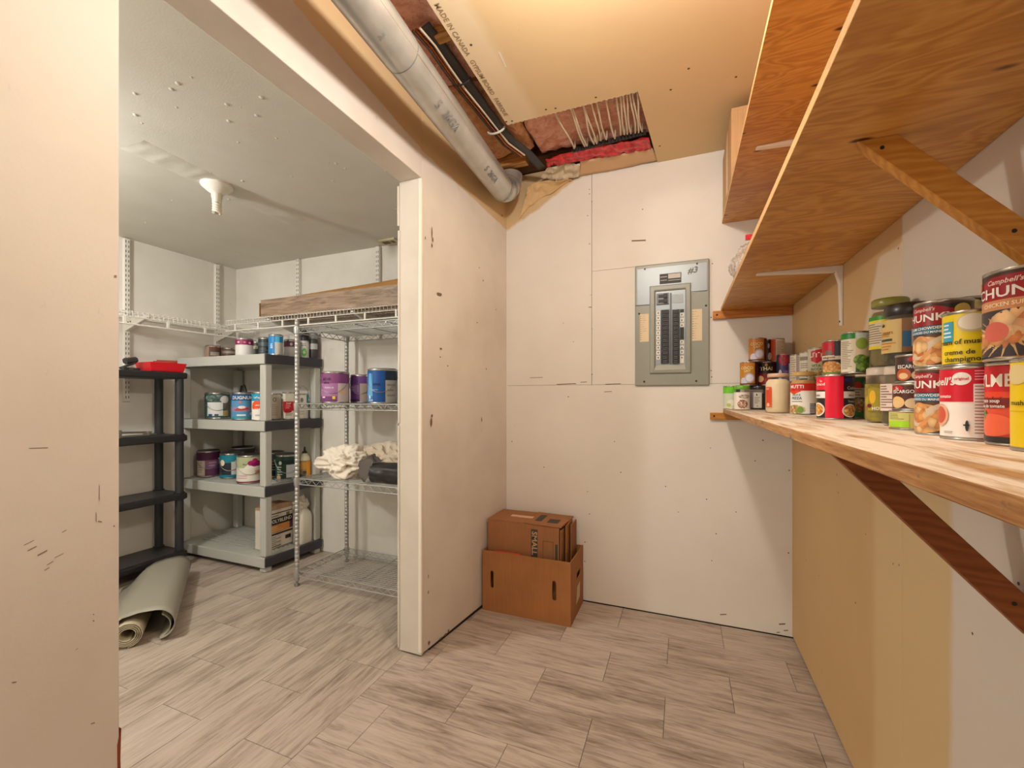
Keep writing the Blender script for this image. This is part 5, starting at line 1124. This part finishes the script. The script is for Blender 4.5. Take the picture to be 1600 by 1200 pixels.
x, y = AX(451, -2.602)
pcan(x, y, ZG3, .038, .195, (236, 230, 216), 'white tin with a red swoosh panel beside the chrome post', 0, None, lambda k: k.rect(-60, .30, 60, .68, (206, 22, 44)).text(0, .60, .07, 'DAP', WHITE).lines(-30, .38, 30, .54, 3, (240, 180, 180)).ell(-10, .28, 40, .06, (190, 16, 40)).lines(-30, .1, 40, .2, 2), False)
x, y = -2.572, 2.328
pcan(x, y, ZG3, .036, .185, (226, 222, 210), 'white tin with a teal edge behind the chrome post', 0, None, lambda k: k.ell(-10, .78, 16, .10, (130, 124, 116)).rect(40, .6, 90, 1, (60, 150, 170)).lines(-40, .1, 30, .5, 4, (190, 184, 170)), True, up=True)
# second level
ZG2 = tops[1]
x, y = AY(326, 2.13)
pcan(x, y, ZG2, .073, .190, (104, 56, 92), 'purple gallon can with a cream side panel', 0, (60, 50, 50), lambda k: k.rect(-90, .70, 90, 1, (70, 24, 60)).rect(-70, .02, -18, .66, (206, 190, 176)).lines(-60, .1, -24, .6, 5, (170, 150, 140)).rect(-18, .3, 60, .66, (140, 100, 130)).lines(0, .36, 50, .6, 2, (190, 150, 180)))
x, y = AY(362, 2.155)
pcan(x, y, ZG2, .073, .180, (24, 128, 150), 'teal gallon can with a round cream emblem', -8, (60, 60, 60), lambda k: k.rect(-90, .10, 90, .66, (40, 44, 54)).rect(6, .12, 80, .70, (206, 206, 206)).ell(-42, .66, 15, .14, (232, 214, 180)).rect(-90, 0, 90, .12, (20, 120, 140)))
x, y = AY(391, 2.080)
pcan(x, y, ZG2, .080, .192, (222, 218, 204), 'cream gallon can with a magenta flower picture', 0, (50, 44, 44), lambda k: k.rect(-100, .58, 100, 1, (172, 180, 140)).poly([(-28, .56), (0, .80), (40, .70), (46, .56)], (232, 230, 222)).ell(4, .76, 15, .10, (160, 20, 100)).ell(20, .84, 13, .11, (176, 26, 112)).ell(34, .74, 15, .11, (150, 16, 92)).ell(18, .70, 14, .08, (140, 10, 84)).text(-22, .72, .06, 'fleur', (60, 70, 50)).rect(20, .30, 48, .48, (222, 170, 140)).text(34, .40, .07, '100', (206, 70, 50)).lines(-60, .12, -10, .3, 2, (206, 160, 170)).rect(-100, .0, 100, .05, (130, 30, 70)))
x, y = AY(379, 2.315)
pcan(x, y, ZG2, .080, .200, (60, 56, 56), 'dark gallon can with a black lid behind the teal can', 0, (36, 34, 34), None)
x, y = AX(448, -2.605)
pcan(x, y, ZG2, .070, .185, (26, 62, 48), 'dark green gallon can with a grey panel beside the chrome post', 6, (60, 60, 60), lambda k: k.rect(-90, .70, 90, .84, (14, 40, 34)).rect(-8, .12, 70, .66, (190, 192, 196)).ell(-40, .74, 9, .08, (206, 206, 200)).lines(-60, .2, -20, .6, 4, (190, 196, 186)).ell(-50, .14, 14, .1, (200, 160, 120)).rect(20, .0, 40, .10, (226, 226, 226)).rect(-90, 0, 90, .08, (130, 130, 136)))
x, y = AX(428, -2.84)
pcan(x, y, ZG2, .070, .180, (46, 60, 56), 'dark tin glimpsed behind the grey front post', 0, (60, 60, 60), lambda k: k.lines(-60, .2, 60, .7, 4, (150, 156, 150)))
x, y = -2.553, 2.326
o = thing('squeeze_bottle', 'squeeze bottle with an orange label and black nozzle', 'bottle', (x, y, ZG2), facing(x, y))
b2 = MB().lathe([(.036, 0), (.038, .006), (.038, .135), (.034, .155), (.018, .175), (.014, .182)], 24).build('bottle_body', flat((214, 206, 180), .35), o)
k = Label(.0384, .01, .12); k.rect(-90, .0, 90, 1, (150, 120, 80)).rect(20, .05, 90, .98, (236, 156, 24)).rect(-60, .5, 20, .9, (196, 140, 60)).ell(0, .3, 20, .1, (60, 60, 60)).rect(-90, .0, 10, .2, (70, 90, 80)); k.build(b2)
MB().lathe([(.016, .18), (.016, .192), (.008, .196), (.006, .222), (.003, .228)], 16).build('nozzle', flat((40, 38, 38), .4), o)
# bottom level: grout carton and white jug
pA, pB = onx(423, 868, -2.585), onx(463, 858, -2.585)
o = thing('grout_carton', 'white and orange grout carton lettered POLYBLEND on the bottom grey shelf', 'carton', (-2.605, pA.y, tops[0]))
CW, CH_, CD = pB.y - pA.y - .014, .268, .13
MB().box(-CD, 0, 0, 0, CW, CH_).build('carton_body', flat((226, 216, 202), .6), o, bevel=.003)
MB().prism([(0, CH_), (CW, CH_), (CW, CH_ + .028), (CW * .4, CH_ + .040), (0, CH_ + .016)], -CD, -.004, 'x').build('torn_top', card('torn_top', (206, 168, 130)), o)
pr = MB(); X_ = .0006
def cr(a, b, c0, d, m): pr.quad((X_ * (1 + m * .2), CW * a, CH_ * b), (X_ * (1 + m * .2), CW * c0, CH_ * b), (X_ * (1 + m * .2), CW * c0, CH_ * d), (X_ * (1 + m * .2), CW * a, CH_ * d), m)
cr(.0, .62, 1, .80, 0); cr(.0, .42, .86, .62, 1); cr(.86, .44, 1, .62, 2); cr(.0, .90, 1, .925, 0); cr(0, .36, 1, .405, 0); cr(.68, .18, .92, .28, 0); cr(.72, .80, .86, .88, 3); cr(.06, .835, .4, .86, 3); cr(.05, .06, .5, .085, 3)
for q in range(5): cr(.08, .12 + q * .045, .3 + .2 * (q % 2), .135 + q * .045, 3)
cr(0, .02, 1, .035, 0)
flat_text(pr, 'POLYBLEND', CH_ * .125, (X_, CW * .5, CH_ * .71), (0, 1, 0), (0, 0, 1), .0012, 4, sx=.95)
for q in range(3): cr(.08, .46 + q * .05, .6 - .12 * q, .485 + q * .05, 5)
pr.build('printing', [flat((38, 34, 32), .5), flat((222, 148, 74), .5), flat((96, 60, 96), .5), flat((120, 112, 104), .5), flat((238, 230, 218), .5), flat((232, 180, 120), .5)], o)
x, y = -2.550, 2.305
o = thing('white_jug', 'white plastic jug with a draped rag on the bottom grey shelf', 'jug', (x, y, tops[0]), 0)
mb = MB(); cs_ = []
for z, sx, sy in ((0, .048, .050), (.006, .051, .054), (.19, .051, .054), (.215, .045, .048), (.235, .030, .034), (.245, .022, .022), (.268, .022, .022)):
    cs_.append([(max(-1, min(1, math.copysign(abs(math.cos(a)) ** .5, math.cos(a)))) * sx, math.copysign(abs(math.sin(a)) ** .5, math.sin(a)) * sy, z) for a in [2 * math.pi * k / 24 for k in range(24)]])
vs_ = [p for r_ in cs_ for p in r_]; mb.add(vs_, [(i*24+k, i*24+(k+1)%24, (i+1)*24+(k+1)%24, (i+1)*24+k) for i in range(6) for k in range(24)], 0, True); mb.add(cs_[-1], [tuple(range(24))]); mb.add(cs_[0], [tuple(range(24))[::-1]])
mb.build('jug_body', flat((228, 222, 206), .35), o)
mb = MB(); crumple(mb, (-.012, -.006, .278), (.05, .05, .056), .5, 2.2, 6.0, 20, 0, .236); mb.build('rag', M_CLOTH, o)

# ------------------------------------------------------------------ loosely rolled vinyl flooring
M_VIN = flat((156, 151, 136), .45); M_VIN2 = flat((186, 176, 150), .55)
near_, far_ = Vector((-2.34, 1.21, 0)), Vector((-2.98, 1.68, 0)); ax = (far_ - near_); ax.z = 0; ln_ = ax.length; ax.normalize(); sd_ = Vector((ax.y, -ax.x, 0))
o = thing('vinyl_roll', 'loosely rolled sheet of grey green vinyl flooring on the storage floor', 'flooring roll', (0, 0, 0))
def extrude(pf, t0, t1, name, mat, grow=0.0, nS=14, slant=0.0):
    vs_ = []; n = len(pf)
    for i in range(nS + 1):
        t = t0 + (t1 - t0) * i / nS; c0 = near_ + ax * (ln_ * t)
        for (s, z) in pf: vs_.append(c0 + sd_ * (s * (1 - grow * t)) - ax * (slant * max(0, s + .05)) * (1 - t) + Vector((0, 0, z * (1 - grow * .4 * t) + .003)))
    ob = MB().add(vs_, [(i*n+k, i*n+k+1, (i+1)*n+k+1, (i+1)*n+k) for i in range(nS) for k in range(n - 1)], 0, True).build(name, mat, o)
    s_ = ob.modifiers.new('thick', 'SOLIDIFY'); s_.thickness = .003; s_.offset = 0
arch = [(-.235, .003), (-.21, .008), (-.18, .035), (-.15, .072), (-.115, .106), (-.07, .132), (-.01, .146), (.05, .150)]
arch += [(.055 + .070 * math.cos(a), .080 + .070 * math.sin(a)) for a in [math.pi * .42 - k * .17 for k in range(17)]]
extrude(arch, 0, 1, 'draped_sheet', M_VIN, .10, 14, .25)
extrude([(.045 + .062 * math.cos(a), .066 + .060 * math.sin(a)) for a in [math.pi * .35 - k * .17 for k in range(15)]], .02, .98, 'inner_fold', M_VIN, .10, 8, .25)
tight = [(-.050 + (.026 + .00042 * i) * math.cos(5.2 - i * .36), .058 + (.026 + .00042 * i) * math.sin(5.2 - i * .36)) for i in range(72)]
extrude(tight, -.03, .8, 'inner_roll', M_VIN2, .1, 10)
